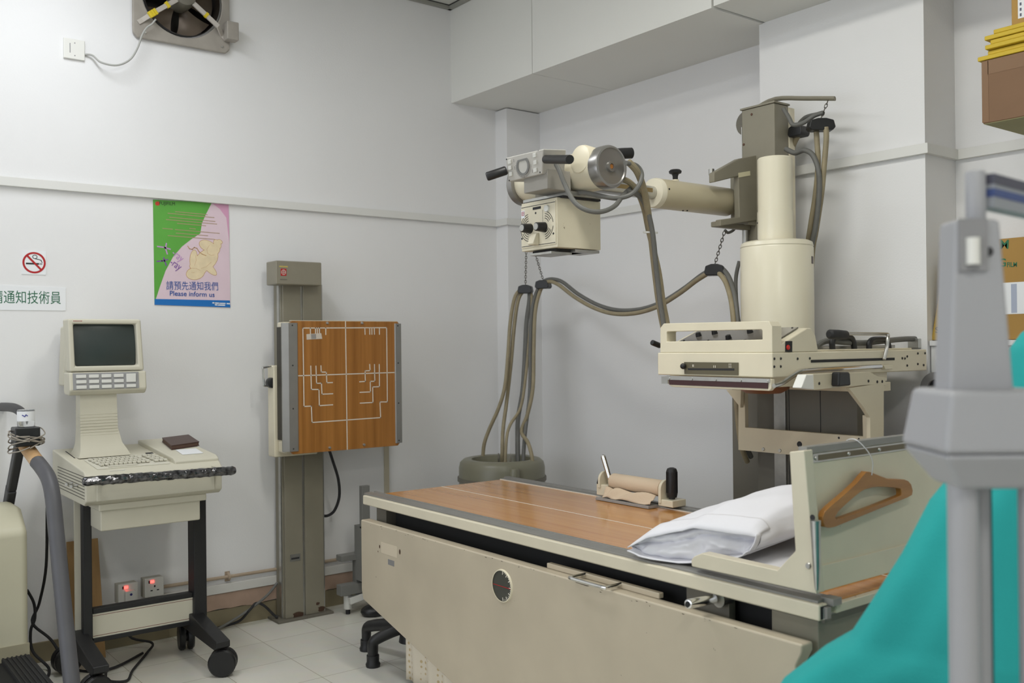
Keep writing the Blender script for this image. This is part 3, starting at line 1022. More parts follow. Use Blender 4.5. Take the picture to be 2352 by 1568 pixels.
dk.prism([(0.42, TY - 0.62, 0.05), (2.35, TY - 0.62, 0.05), (2.35, TY - 0.62, 0.13), (2.30, TY - 0.62, 0.165), (0.42, TY - 0.62, 0.165)], (0, -0.10, 0))
dk.build('foot_rails', tm, bevel=0.002)
MB(BLACKM).box(0.42, 2.34, TY - 0.62, TY - 0.1, 0.06, 0.15).build('running_belt', tm)
MB(DTAUPE).box(0.05, 2.3, TY - 0.71, TY - 0.01, 0.0, 0.05).build('chassis', tm)
hr = MB(TG)
hr.tube([(1.256, -2.95, 0.1798), (1.219, -2.95, 0.2727), (1.12, -2.95, 0.4941), (1.021, -2.95, 0.731), (0.9676, -2.95, 0.8611), (0.9092, -2.95, 0.9164), (0.8373, -2.955, 0.9473), (0.7942, -2.965, 0.9696)], 0.0265, 16)
pz_ = (1.256, -2.95, 0.1798)
hr.tube([pz_, (pz_[0] + 0.02, -2.952, 0.16)], 0.0265, 16)
hro = hr.build('handrail', tm)
hw = MB(wood('worn_grip', srgb(206, 178, 140), srgb(176, 128, 72), 0, 10, 0.5, 0.0, 0.3))
hw.tube([(0.8015, -2.965, 0.9686), (0.724, -2.97, 0.9928), (0.6225, -2.98, 1.031)], 0.0255, 16)
hw.build('worn_grip', tm)
ar = MB(mat('treadmill_black', (0.03, 0.03, 0.033), 0.5))
ar.tube([(-0.4427, -2.95, 1.114), (-0.03715, -2.945, 1.132), (0.2217, -2.94, 1.14), (0.3526, -2.935, 1.128), (0.3926, -2.93, 1.098), (0.3991, -2.93, 1.053)], 0.019, 14)
ar.build('front_arch', tm)
ar = MB(mat('treadmill_black', (0.03, 0.03, 0.033), 0.5))
a, b, c = (0.4015, -2.935, 1.08), (0.1417, -2.935, 0.7979), (0.0004889, -2.935, 0.6311)
ar.bar(a, b, 0.035, 0.05, (1, 0, 0))
ar.bar(b, c, 0.035, 0.06, (1, 0, 0))
ar.build('upright', tm, bevel=0.008)
kb_ = MB(BLACK)
kc = (0.7132, -2.985, 1.064)
kb_.box(kc[0] - 0.04, kc[0] + 0.045, kc[1] - 0.045, kc[1] + 0.04, kc[2] - 0.04, kc[2] + 0.03)
kb_.build('switch_box', tm, bevel=0.005)
wr = MB(mat('wrap_wire', srgb(150, 142, 130), 0.5))
rr = random.Random(2)
for k in range(6):
    z = kc[2] - 0.045 + 0.016 * k * 0.6
    ps = []
    for j in range(13):
        a = 2 * math.pi * j / 12
        ps.append((kc[0] + (0.062 + 0.008 * rr.random()) * math.cos(a), kc[1] + (0.055 + 0.01 * rr.random()) * math.sin(a), z + 0.02 * math.sin(a + k) + 0.006 * rr.random()))
    wr.tube(ps, 0.0024, 6, sub=3)
wr.build('wrapped_wire', tm)
jar = thing('sample_jar', 'small clear plastic jar with white label on the treadmill switch box', 'jar', (kc[0], kc[1], kc[2] + 0.032))
jm = mat('clear_plastic', (0.93, 0.94, 0.95), 0.08, trans=0.9)
MB(jm).lathe((kc[0], kc[1], kc[2] + 0.032), (0, 0, 1), [(0, 0.028), (0.004, 0.03), (0.058, 0.03), (0.062, 0.028)], 28).build('body', jar)
lbm = MB(WHITE)
lbm.lathe((kc[0], kc[1], kc[2] + 0.052), (0, 0, 1), [(0, 0.0303), (0.036, 0.0303)], 28, cap=False)
lbm.build('paper_label', jar)
pr = MB(mat('pen_blue', srgb(60, 66, 150), 0.6))
dcam = Vector((4.637 - kc[0], -3.73 - kc[1], 0)).normalized()
side = dcam.cross(Vector((0, 0, 1)))
cc_ = Vector(kc) + dcam * 0.031 + Vector((0, 0, 0.072))
pr.line([cc_ + side * 0.012 + Vector((0, 0, 0.003)), cc_ + side * 0.004 + Vector((0, 0, -0.003)), cc_ + Vector((0, 0, 0.004)), cc_ - side * 0.005], 0.003, dcam, 0.0008)
pr.build('pen_mark', jar)

# floor cables by the cart
tag(MB(RUBBER).tube([(0.3, -2.83, 0.7237), (0.2, -2.815, 0.4596), (0.1, -2.823, 0.2832), (0.1, -2.85, 0.2034), (0.12, -2.78, 0.12), (0.22, -2.72, 0.012), (0.33, -2.60, 0.01), (0.2, -2.42, 0.01)], 0.006).build('power_cord'), 'black power cord hanging behind the treadmill handrail down to the floor', 'cord')
tag(MB(RUBBER).tube([(0.12, -2.874, 0.352), (0.1, -2.844, 0.2868), (0.1, -2.841, 0.2206), (0.1, -2.858, 0.1676), (0.1, -2.85, 0.08), (0.16, -2.8, 0.014), (0.3, -2.84, 0.01)], 0.006).build('power_cord'), 'looped black cord beside the treadmill hood against the wall', 'cord')
tag(MB(RUBBER).tube([(0.09, -2.449, 0.1903), (0.08, -2.443, 0.06354), (0.14, -2.36, 0.03), (0.2, -2.40, 0.008), (0.4, -2.52, 0.008), (0.52, -2.58, 0.008), (0.46, -2.64, 0.008), (0.3, -2.6, 0.008)], 0.0055).build('power_cord'), 'black mains cord from the plug curling over the floor under the cart', 'cord')
tag(MB(CABLE_G).tube([(0.07183, -2.091, 0.01), (0.05659, -2.021, 0.01), (0.06, -1.889, 0.06343), (0.07, -1.779, 0.1287), (0.06, -1.712, 0.1858)], 0.0065).build('grey_cord'), 'grey cord sloping from behind the bucky stand column to the floor', 'cord')
tag(MB(RUBBER).tube([(0.04333, -2.059, 0.01), (0.03769, -1.914, 0.02), (0.07, -1.866, 0.0744), (0.06, -1.826, 0.102), (0.07, -1.789, 0.08677), (0.08, -1.738, 0.02965), (0.09, -1.724, 0.01832)], 0.0065).build('black_cord'), 'black cord arching over the skirting beside the bucky stand', 'cord')

# ------------------------------------------------------------------ wall bucky stand
bu = thing('bucky_stand', 'grey wall-mounted chest bucky stand with wood-grain cassette panel marked in white', 'x-ray stand', (0.07, -1.6, 0))
MB(DTAUPE).box(0.012, 0.145, -1.745, -1.44, 0.0, 0.012).build('base_plate', bu, bevel=0.002)
cl = MB(TAUPE)
cl.box(0.02, 0.105, -1.70, -1.478, 0.012, 1.70)
cl.box(0.105, 0.122, -1.695, -1.598, 0.012, 1.70)
cl.box(0.105, 0.122, -1.585, -1.482, 0.012, 1.70)
clo = cl.build('column', bu, bevel=0.003)
gr = MB(STEEL)
gr.box(0.105, 0.112, -1.598, -1.585, 0.012, 1.70)
gr.box(0.075, 0.1, -1.707, -1.70, 0.012, 1.70)
gr.box(0.105, 0.118, -1.482, -1.476, 0.012, 1.70)
gr.build('guide_rail', bu)
MB(TAUPE).box(0.075, 0.195, -1.762, -1.515 + 0.0, 1.69, 1.808).build('head_box', bu, bevel=0.006)
hb = MB(mat('label_yellow', srgb(190, 172, 96), 0.6))
hb.box(0.195, 0.196, -1.745, -1.70, 1.775, 1.782)
hb.use(RED)
hb.box(0.195, 0.1962, -1.738, -1.708, 1.733, 1.768)
hb.use(mat('label_pale', srgb(200, 190, 180), 0.6))
hb.ringprism([(0.1962, -1.723 + 0.012 * math.cos(k * math.pi / 10), 1.7505 + 0.013 * math.sin(k * math.pi / 10)) for k in range(20)], [(0.1962, -1.723 + 0.009 * math.cos(k * math.pi / 10), 1.7505 + 0.010 * math.sin(k * math.pi / 10)) for k in range(20)], (0.0004, 0, 0))
hb.box(0.1962, 0.1966, -1.7245, -1.7215, 1.74, 1.761)
hb.box(0.1962, 0.1966, -1.733, -1.713, 1.749, 1.752)
hb.use(DTAUPE)
hb.box(0.195, 0.196, -1.742, -1.705, 1.712, 1.717)
hb.build('maker_label', bu)
cg = MB(CREAM)
cg.box(0.125, 0.2, -1.782, -1.55, 0.838, 1.29)
cg.build('carriage', bu, bevel=0.006)
bx = MB(CREAM)
bx.box(0.2, 0.286, -1.763, -1.12, 0.862, 1.502)
bx.build('cassette_housing', bu, bevel=0.008)
bs_ = MB(mat('slot_dark', srgb(52, 48, 40), 0.5))
bs_.box(0.205, 0.262, -1.7665, -1.75, 0.925, 1.478)
bs_.build('cassette_slot', bu)
WBU = wood('bucky_laminate', srgb(176, 120, 58), srgb(142, 92, 38), 2, 26, 0.35, 0.1, 0.03)
fr = MB(WBU)
fo_ = [(0.286, y, z) for y, z in ((-1.745, 0.875), (-1.73, 0.858), (-1.14, 0.858), (-1.118, 0.882), (-1.118, 1.488), (-1.135, 1.507), (-1.73, 1.507), (-1.745, 1.49))]
fr.prism(fo_, (0.014, 0, 0))
fro = fr.build('front_panel', bu, bevel=0.001)
eg = MB(CREAM)
eg.box(0.284, 0.299, -1.735, -1.135, 1.5065, 1.5095)
eg.build('edge_trim', bu)
LW = mat('white_line_paint', srgb(226, 220, 206), 0.5)
ln = MB(LW)
NX = (1, 0, 0)
for pl in ([(0.3002, -1.672, 1.472), (0.3002, -1.201, 1.475), (0.3002, -1.201, 1.089), (0.3002, -1.245, 1.091), (0.3002, -1.242, 1.01), (0.3002, -1.628, 1.007), (0.3002, -1.631, 1.088), (0.3002, -1.67, 1.088), (0.3002, -1.672, 1.472)],
           [(0.3002, -1.439, 1.508), (0.3002, -1.436, 0.8596)],
           [(0.3002, -1.714, 1.239), (0.3002, -1.158, 1.241)],
           [(0.3002, -1.632, 1.473), (0.3002, -1.632, 1.445)], [(0.3002, -1.604, 1.473), (0.3002, -1.604, 1.443)],
           [(0.3002, -1.594, 1.473), (0.3002, -1.594, 1.443)], [(0.3002, -1.583, 1.473), (0.3002, -1.583, 1.443)], [(0.3002, -1.549, 1.473), (0.3002, -1.549, 1.44)],
           [(0.3002, -1.329, 1.473), (0.3002, -1.328, 1.441)], [(0.3002, -1.301, 1.473), (0.3002, -1.301, 1.441)], [(0.3002, -1.288, 1.473), (0.3002, -1.288, 1.441)],
           [(0.3002, -1.274, 1.473), (0.3002, -1.273, 1.441)], [(0.3002, -1.244, 1.473), (0.3002, -1.244, 1.441)],
           [(0.3002, -1.632, 1.285), (0.3002, -1.63, 1.17), (0.3002, -1.589, 1.168), (0.3002, -1.588, 1.088), (0.3002, -1.515, 1.089)],
           [(0.3002, -1.604, 1.284), (0.3002, -1.602, 1.199), (0.3002, -1.575, 1.199), (0.3002, -1.573, 1.144), (0.3002, -1.514, 1.144)],
           [(0.3002, -1.577, 1.285), (0.3002, -1.576, 1.254), (0.3002, -1.548, 1.253), (0.3002, -1.546, 1.2), (0.3002, -1.515, 1.2)],
           [(0.3002, -1.247, 1.285), (0.3002, -1.247, 1.17), (0.3002, -1.287, 1.17), (0.3002, -1.286, 1.09), (0.3002, -1.36, 1.09)],
           [(0.3002, -1.275, 1.285), (0.3002, -1.274, 1.199), (0.3002, -1.301, 1.199), (0.3002, -1.3, 1.145), (0.3002, -1.361, 1.145)],
           [(0.3002, -1.303, 1.286), (0.3002, -1.301, 1.254), (0.3002, -1.33, 1.254), (0.3002, -1.329, 1.2), (0.3002, -1.362, 1.199)]):
    ln.line(pl, 0.0046, NX, 0.0006)
ln.build('positioning_lines', fro)
tp = MB(mat('paper_tape', srgb(208, 198, 184), 0.7))
q = [(0.3008, -1.654, 1.442), (0.3008, -1.574, 1.447), (0.3008, -1.569, 1.419), (0.3008, -1.653, 1.415)]
tp.prism(q, (0.0006, 0, 0))
tp.use(mat('pencil_smudge', srgb(150, 146, 142), 0.7))
tp.prism([(0.3016, -1.63, 1.442), (0.3016, -1.603, 1.443), (0.3016, -1.602, 1.419), (0.3016, -1.628, 1.418)], (0.0002, 0, 0))
tp.build('tape_label', fro)
for (y0, y1) in ((-1.772, -1.70), (-1.155, -1.106)):
    sr = MB(ALU)
    s_ = -1 if y0 < -1.5 else 1
    if s_ < 0:
        pf = [(0.268, y0), (0.285, y0 - 0.004), (0.306, y0 + 0.022), (0.306, y1 - 0.005), (0.3005, y1), (0.3005, y1 - 0.01), (0.29, y0 + 0.026), (0.268, y0 + 0.012)]
    else:
        pf = [(0.3005, y0), (0.306, y0 + 0.004), (0.306, y1 - 0.012), (0.288, y1), (0.262, y1 + 0.006), (0.262, y1 - 0.01), (0.285, y1 - 0.016), (0.3005, y0 + 0.012)]
    sr.prism([(x, y, 0.872) for x, y in pf], (0, 0, 0.625))
    sr.use(INK)
    for z in (0.885, 1.08, 1.29, 1.485):
        sr.lathe((0.3062, y0 + 0.042 if s_ < 0 else y0 + 0.018, z), (1, 0, 0), [(0, 0.004), (0.0008, 0.004)], 10)
    sr.build('side_rail', bu, bevel=0.002)
hn = MB(CHROME)
hn.tube([(0.17, -1.821, 1.281), (0.17, -1.758, 1.284)][::-1] + [(0.17, -1.824, 1.272), (0.17, -1.821, 1.202), (0.17, -1.815, 1.19), (0.17, -1.759, 1.187)], 0.0055, sub=3)
hn.build('handle', bu)
kn = MB(BLACK)
kq = (0.17, -1.78, 1.204)
kn.rcyl((0.15, kq[1], kq[2]), (0.19, kq[1], kq[2]), 0.026)
kq = (0.2, -1.745, 0.9628)
kn.rcyl((0.2, kq[1], kq[2]), (0.215, kq[1], kq[2]), 0.009)
kn.build('lock_knob', bu)
ss = MB(STEEL)
for p in [(0.3, -1.541, 1.497), (0.3, -1.346, 1.498), (0.3, -1.534, 0.8753), (0.3, -1.341, 0.8766)]:
    ss.lathe(p, (1, 0, 0), [(0, 0.008), (0.006, 0.006), (0.007, 0.003)], 10)
ss.build('panel_screws', bu)
lp = MB(STEEL)
q = (0.122, -1.642, 0.3142)
lp.box(0.122, 0.124, q[1] - 0.028, q[1] + 0.028, q[2] - 0.017, q[2] + 0.017)
lp.use(INK)
lp.box(0.124, 0.1245, q[1] - 0.022, q[1] + 0.022, q[2] - 0.008, q[2] + 0.001)
lp.build('serial_plate', bu)
ru = MB(mat('rust_brown', srgb(74, 52, 38), 0.8))
for (y, z, r) in ((-1.50, 0.03, 0.02), (-1.52, 0.06, 0.011), (-1.63, 0.018, 0.03)):
    ru.poly([(0.1226, y + r * math.cos(k * 0.6) * (1 + 0.3 * math.sin(k * 2.1)), z + 0.7 * r * math.sin(k * 0.6)) for k in range(10)])
ru.build('rust_marks', clo, recalc=False)
tag(MB(RUBBER).tube([(0.2, -1.484, 0.8484), (0.2, -1.465, 0.7913), (0.18, -1.426, 0.6965), (0.16, -1.411, 0.6029), (0.13, -1.424, 0.5283), (0.1, -1.449, 0.5001), (0.08, -1.474, 0.5026)], 0.0075).build('bucky_cable'), 'dark cable looping under the bucky panel to the grey column', 'cable')

# grey bracket stand behind the table end
gs = thing('bracket_stand', 'grey metal step stand with white plastic feet standing behind the table end', 'stand', (0.25, -1.2, 0))
GM = mat('grey_bracket_metal', srgb(128, 128, 124), 0.5, 0.2)
g = MB(GM)
q = (0.1563, -1.396, 0)
a = (0.3, -1.34, 0.4786)
g.box(0.28, 0.31, a[1] - 0.02, a[1] + 0.025, 0.45, (0.3, -1.338, 0.6674)[2])
g.build('upright', gs, bevel=0.002)
g = MB(GM)
b0 = (0.22, -1.443, 0.3111)
b1 = (0.22, -1.305, 0.3049)
g.box(0.18, 0.24, b0[1], -0.95, b0[2] - 0.03, b0[2])
g.box(0.19, 0.23, b1[1] - 0.05, b1[1] + 0.0, 0.1, b0[2] - 0.03)
g.build('frame', gs, bevel=0.002)
g = MB(GM)
c0 = (0.24, -1.453, 0.1631)
g.box(0.2, 0.25, c0[1], -0.9, 0.11, c0[2])
g.build('crosspiece', gs, bevel=0.002)
MB(GM).box(0.225, 0.30, a[1] - 0.02, a[1] + 0.025, 0.18, 0.46).build('post_base', gs)
for y in (q[1] + 0.01, -0.95):
    g = MB(WPLAST)
    g.rcyl((q[0] + 0.04, y, 0.025), (q[0] + 0.04, y, 0.10), 0.022)
    g.bar((q[0] + 0.075, y - 0.01, 0.075), (q[0] + 0.075, y + (0.17 if y < -1.1 else -0.1), 0.105), 0.03, 0.035)
    go_ = g.build('foot', gs, bevel=0.003)
    MB(RUBBER).cyl((q[0] + 0.04, y, 0.0), (q[0] + 0.04, y, 0.026), 0.012).build('rubber_tip', go_)

# ------------------------------------------------------------------ x-ray table
TF, TB = -1.76, -0.98             # front and back long edge
TX0, TX1 = 1.045, 3.275
WTB = wood('table_laminate', srgb(208, 150, 84), srgb(186, 126, 62), 0, 34, 0.2, 0.25, 0.03)
tb = thing('xray_table', 'long cream x-ray table with glossy wood-grain top and chipped metal side panel', 'x-ray table', (2.15, -1.37, 0))
tp = MB(WTB).box(TX0 + 0.005, TX1 - 0.01, TF + 0.10, TB - 0.055, 0.722, 0.749)
tpo = tp.build('tabletop', tb, bevel=0.001)
wl_ = MB(LW)
wl_.box(TX0 + 0.005, TX1 - 0.02, -1.3685, -1.3635, 0.749, 0.7496)
wl_.box(TX0 + 0.005, TX1 - 0.02, TB - 0.058, TB - 0.053, 0.749, 0.752)
wl_.build('centre_line', tpo)
rd = MB(mat('red_dot', srgb(220, 60, 40), 0.5))
p = (2.163, -1.667, 0.7497)
rd.lathe(p, (0, 0, 1), [(0, 0.008), (0.0006, 0.008)], 14)
rd.build('red_mark', tpo)
fr_ = MB(ALU)
fr_.prism([(TX0 - 0.012, y, z) for y, z in ((TF + 0.012, 0.715), (TF + 0.012, 0.757), (TF + 0.03, 0.760), (TF + 0.05, 0.760), (TF + 0.052, 0.755), (TF + 0.058, 0.755), (TF + 0.06, 0.760), (TF + 0.07, 0.760), (TF + 0.072, 0.753), (TF + 0.10, 0.751), (TF + 0.10, 0.715))], (TX1 - TX0, 0, 0))
fr_.build('front_rail', tb, bevel=0.0015, seg=1)
fr_ = MB(ALU)
fr_.prism([(TX0, y, z) for y, z in ((TB - 0.055, 0.715), (TB - 0.055, 0.752), (TB - 0.03, 0.754), (TB - 0.028, 0.76), (TB - 0.004, 0.76), (TB, 0.755), (TB, 0.715))], (TX1 - TX0, 0, 0))
fr_.build('rear_rail', tb, bevel=0.0015, seg=1)
cr_ = MB(CREAM_RAIL)
cr_.box(TX0, TX1, TF, TF + 0.035, 0.712, 0.751)
cr_.build('front_edge_bar', tb, bevel=0.005, seg=3)
cr_ = MB(CREAM_RAIL)
cr_.box(TX1 - 0.012, TX1 + 0.006, TF + 0.06, TB, 0.722, 0.745)
cr_.build('end_bar', tb, bevel=0.003)
ec = MB(STEEL)
ec.box(TX1 - 0.004, TX1 + 0.003, TF + 0.012, TF + 0.033, 0.715, 0.742)
ec.use(INK)
ec.box(TX1, TX1 + 0.001, TF + 0.004, TF + 0.032, 0.716, 0.747)
ec.use(ALU)
ec.box(TX1 + 0.001, TX1 + 0.012, TF + 0.014, TF + 0.03, 0.718, 0.745)
ec.box(TX1 - 0.02, TX1 + 0.015, TF + 0.035, TF + 0.07, 0.745, 0.762)
ec.build('end_cap', tb, bevel=0.001)
us = MB(DTAUPE)
us.box(TX0 + 0.03, TX1 - 0.02, TF + 0.05, TB - 0.02, 0.695, 0.716)
us.box(TX0 + 0.03, TX0 + 0.11, TF + 0.05, TB - 0.05, 0.60, 0.70)
us.build('under_frame', tb)
ub = MB(BLACKM)
ub.box(TX0 + 0.12, TX1 - 0.18, TF + 0.09, TB - 0.06, 0.48, 0.695)
ub.build('bucky_tray_body', tb)
ep = MB(TAUPE)
ep.box(TX1 - 0.17, TX1 - 0.03, TF + 0.04, TB - 0.03, 0.0, 0.70)
ep.build('end_pedestal', tb, bevel=0.004)
ep = MB(DTAUPE)
ep.box(1.75, 3.0, -1.68, -1.05, 0.0, 0.50)
ep.build('pedestal', tb, bevel=0.01)
# body side panel
PY = -1.785
pn = MB(CREAM_WORN)
pp = [(1.072, 0.655), (3.243, 0.655), (3.243, 0.635), (3.225, 0.60), (3.225, 0.06), (1.95, 0.06), (1.74, 0.155), (1.085, 0.323), (1.072, 0.36)]
pn.prism([(x, PY, z) for x, z in pp], (0, 0.045, 0))
pno = pn.build('side_panel', tb, bevel=0.006, seg=3)
chp = MB(mat('paint_chip', srgb(64, 52, 42), 0.8))
rr = random.Random(21)
for k in range(34):
    x = rr.uniform(1.1, 3.2)
    w, h = rr.uniform(0.002, 0.012), rr.uniform(0.0008, 0.0028)
    z = 0.652 - rr.random() ** 2 * 0.01
    chp.poly([(x, PY - 0.0006, z), (x + w, PY - 0.0006, z - h * 0.3), (x + w * 0.8, PY - 0.0006, z - h), (x + w * 0.2, PY - 0.0006, z - h * 0.8)])
x = 2.42
chp.poly([(x, PY - 0.0006, 0.652), (x + 0.075, PY - 0.0006, 0.651), (x + 0.06, PY - 0.0006, 0.6475), (x + 0.01, PY - 0.0006, 0.649)])
chp.build('paint_chips', pno, recalc=False)
dg = MB(CREAM)
gc = (2.056, -1.787, 0.5674)
dg.lathe((gc[0], PY - 0.006, gc[2]), (0, 1, 0), [(0, 0.051), (0, 0.054), (0.006, 0.056)], 40, cap=False)
dg.use(mat('gauge_face', srgb(74, 74, 68), 0.3))
dg.lathe((gc[0], PY - 0.003, gc[2]), (0, 1, 0), [(0, 0.052), (0.003, 0.052)], 40)
dg.use(LW)
for k in range(-9, 10):
    a = math.radians(k * 9.5)
    r0, r1 = (0.040, 0.049) if k % 3 == 0 else (0.045, 0.049)
    dg.line([(gc[0] + r0 * math.cos(a), PY - 0.0034, gc[2] + r0 * math.sin(a)), (gc[0] + r1 * math.cos(a), PY - 0.0034, gc[2] + r1 * math.sin(a))], 0.0014 if k % 3 else 0.003, (0, -1, 0), 0.0003)
dg.use(RED)
dg.line([(gc[0] - 0.05, PY - 0.0036, gc[2] - 0.002), (gc[0] + 0.045, PY - 0.0036, gc[2] - 0.002)], 0.002, (0, -1, 0), 0.0003)
dgo = dg.build('tilt_gauge', tb, smooth=30)
lb_ = MB(mat('faded_label', srgb(206, 194, 172), 0.5))
q = (1.303, -1.786, 0.5663)
lb_.box(q[0] - 0.062, q[0] + 0.062, PY - 0.0006, PY, q[2] - 0.022, q[2] + 0.022)
lb_.use(mat('rust_brown', srgb(74, 52, 38), 0.8))
for p, r in (((1.23, -1.786, 0.5668), 0.005), ((1.387, -1.786, 0.5714), 0.007), ((1.216, -1.786, 0.545), 0.0025)):
    lb_.poly([(p[0] + 0.8 * r * math.cos(k * 0.7), PY - 0.0009, p[2] + 1.5 * r * math.sin(k * 0.7)) for k in range(9)])
lb_.use(mat('label_silver', srgb(150, 150, 150), 0.4, 0.3))
q = (1.319, -1.786, 0.5169)
lb_.box(q[0] - 0.024, q[0] + 0.024, PY - 0.0008, PY, q[2] - 0.011, q[2] + 0.011)
lb_.build('old_label', pno, recalc=False)
hb2 = MB(mat('beige_bar', srgb(196, 184, 162), 0.4))
a, b = (2.244, -1.74, 0.6737), (2.741, -1.74, 0.6855)
hb2.box(a[0], b[0], -1.748, -1.728, 0.655, 0.672)
hb2.build('tray_handle_bar', tb, bevel=0.003)
hc = MB(CHROME)
a, b = (2.428, -1.8, 0.6837), (2.585, -1.8, 0.6904)
hc.tube([(a[0], -1.745, 0.667), (a[0], -1.80, 0.667), (a[0] + 0.015, -1.812, 0.667), (b[0] - 0.015, -1.812, 0.667), (b[0], -1.80, 0.667), (b[0], -1.745, 0.667)], 0.006, 10, sub=4)
hc.build('tray_handle', tb)
ch = MB(CHROME)
q0 = (2.95, -1.86, 0.7042)
q1 = (2.935, -1.74, 0.6941)
ch.rcyl(q0, q1, 0.0125, 0.003)
ch.use(BLACKM)
ch.cyl(Vector(q0) - (Vector(q1) - Vector(q0)).normalized() * 0.0005, q0, 0.0075)
ch.use(STEEL)
ch.cyl((q1[0] + 0.01, -1.735, q1[2]), (q1[0] + 0.012, -1.70, q1[2]), 0.022)
ch.use(DTAUPE)
ch.box(q1[0] - 0.12, q1[0] + 0.03, -1.715, -1.69, 0.62, 0.70)
ch.build('brake_grip', tb)

# head end board
fbd = thing('footboard', 'cream upright footboard clamped on the right end of the table', 'footboard', (3.24, -1.4, 0.76))
def xz(pl, y):
    return [(p[0], y, p[2]) for p in pl]
L = [(2.879, -1.765, 0.7746), (2.877, -1.765, 0.7922), (2.887, -1.765, 0.8028), (2.916, -1.765, 0.8168), (3.159, -1.765, 0.815), (3.212, -1.765, 0.8713), (3.198, -1.765, 1.111), (3.241, -1.765, 1.118), (3.271, -1.765, 0.7787)]
lp_ = MB(CREAM_RAIL)
lp_.prism(xz(L, -1.765), (0, 0.035, 0))
lp_.build('side_bracket', fbd, bevel=0.003)
lp_ = MB(CREAM_RAIL)
lp_.prism([(p[0], -1.0, p[2]) for p in L], (0, 0.035, 0))
lp_.build('side_bracket', fbd, bevel=0.003)
BX = 3.235
bd = MB(CREAM)
bd.prism([(BX, -1.735, 0.775), (BX, -0.965, 0.775), (BX - 0.028, -0.965, 1.11), (BX - 0.028, -1.735, 1.11)], (0.016, 0, 0))
bd.prism([(BX + 0.016, -1.73, 0.775), (BX + 0.016, -0.97, 0.775), (BX + 0.010, -0.97, 0.835), (BX + 0.010, -1.73, 0.835)], (0.008, 0, 0))
bd.build('board', fbd, bevel=0.002)
tr = MB(ALU)
tr.box(BX - 0.032, BX - 0.008, -1.735, -0.965, 1.106, 1.122)
tr.use(STEEL)
tr.box(BX - 0.012, BX - 0.007, -1.71, -0.985, 1.082, 1.104)
tr.use(mat('stained_strip', srgb(112, 100, 78), 0.5))
tr.box(BX - 0.0072, BX - 0.0062, -1.69, -1.0, 1.086, 1.100)
tr.use(STEEL)
for k in range(6):
    tr.lathe((BX - 0.0065, -1.70 + 0.14 * k, 1.093), (1, 0, 0), [(0, 0.006), (0.003, 0.004)], 10)
tr.build('top_rail', fbd, bevel=0.001)
lv_ = MB(STEEL)
a, b = (3.275, -1.772, 0.9549), (3.281, -1.772, 0.7907)
lv_.tube([a, (b[0] - 0.004, -1.772, b[2] + 0.05), (b[0] - 0.004, -1.772, b[2])], lambda t: 0.013 * (1 - 0.65 * t), 14)
lv_.build('clamp_lever', fbd)
bt = MB(STEEL)
q = (3.25, -1.766, 0.8421)
bt.lathe((q[0], -1.766, q[2]), (0, -1, 0), [(0, 0.008), (0.004, 0.006)], 12)
bt.use(INK)
q = (3.263, -1.766, 0.9597)
bt.lathe((q[0], -1.7655, q[2]), (0, -1, 0), [(0, 0.007), (0.0008, 0.007)], 12)
bt.build('bracket_bolt', fbd)

# coat hanger on the footboard
HW = wood('hanger_wood', srgb(182, 126, 58), srgb(146, 94, 36), 1, 18, 0.35, 0.2, 0.12)
hg = thing('coat_hanger', 'wooden coat hanger hooked over the footboard rail', 'hanger', (BX + 0.02, -1.45, 1.0))
HX = BX + 0.028
def hx(pl):
    return [(HX - 0.030 * max(0, (p[2] - 0.82)) / 0.3, p[1], p[2]) for p in pl]
ho = hx([(3.26, -1.509, 1.045), (3.26, -1.525, 1.047), (3.26, -1.549, 1.035), (3.26, -1.572, 1.023), (3.26, -1.621, 1.004), (3.26, -1.668, 0.9873), (3.26, -1.699, 0.9762), (3.26, -1.718, 0.9675), (3.26, -1.728, 0.9562), (3.26, -1.729, 0.942), (3.26, -1.723, 0.932), (3.26, -1.706, 0.9277), (3.26, -1.682, 0.9272), (3.26, -1.574, 0.9387), (3.26, -1.459, 0.9512), (3.26, -1.345, 0.9629), (3.26, -1.322, 0.9675), (3.26, -1.316, 0.9788), (3.26, -1.321, 0.9952), (3.26, -1.333, 1.005), (3.26, -1.352, 1.011), (3.26, -1.388, 1.015), (3.26, -1.43, 1.02), (3.26, -1.465, 1.031)])
hi = hx([(3.26, -1.506, 1.005), (3.26, -1.523, 1.004), (3.26, -1.54, 1.003), (3.26, -1.559, 0.999), (3.26, -1.592, 0.9883), (3.26, -1.625, 0.9763), (3.26, -1.647, 0.9678), (3.26, -1.661, 0.9621), (3.26, -1.672, 0.9539), (3.26, -1.675, 0.95), (3.26, -1.674, 0.9462), (3.26, -1.669, 0.9445), (3.26, -1.657, 0.9452), (3.26, -1.567, 0.9528), (3.26, -1.459, 0.9634), (3.26, -1.389, 0.9706), (3.26, -1.376, 0.9724), (3.26, -1.374, 0.9789), (3.26, -1.375, 0.9856), (3.26, -1.377, 0.989), (3.26, -1.392, 0.992), (3.26, -1.416, 0.9964), (3.26, -1.451, 1.001), (3.26, -1.479, 1.004)])
h_ = MB(HW).ringprism(ho, hi, (0.016, 0, 0))
h_.build('body', hg, bevel=0.005, seg=3)
q = (3.25, -1.509, 1.042)
hk = MB(STEEL)
hk.tube([(HX - 0.002, q[1], q[2] - 0.005), (HX, q[1] + 0.001, q[2] + 0.03), (HX - 0.012, q[1] - 0.004, 1.10), (BX - 0.01, q[1] - 0.012, 1.1255), (BX - 0.034, q[1] - 0.016, 1.122), (BX - 0.037, q[1] - 0.018, 1.10)], 0.0016, 8)
hk.build('hook', hg)

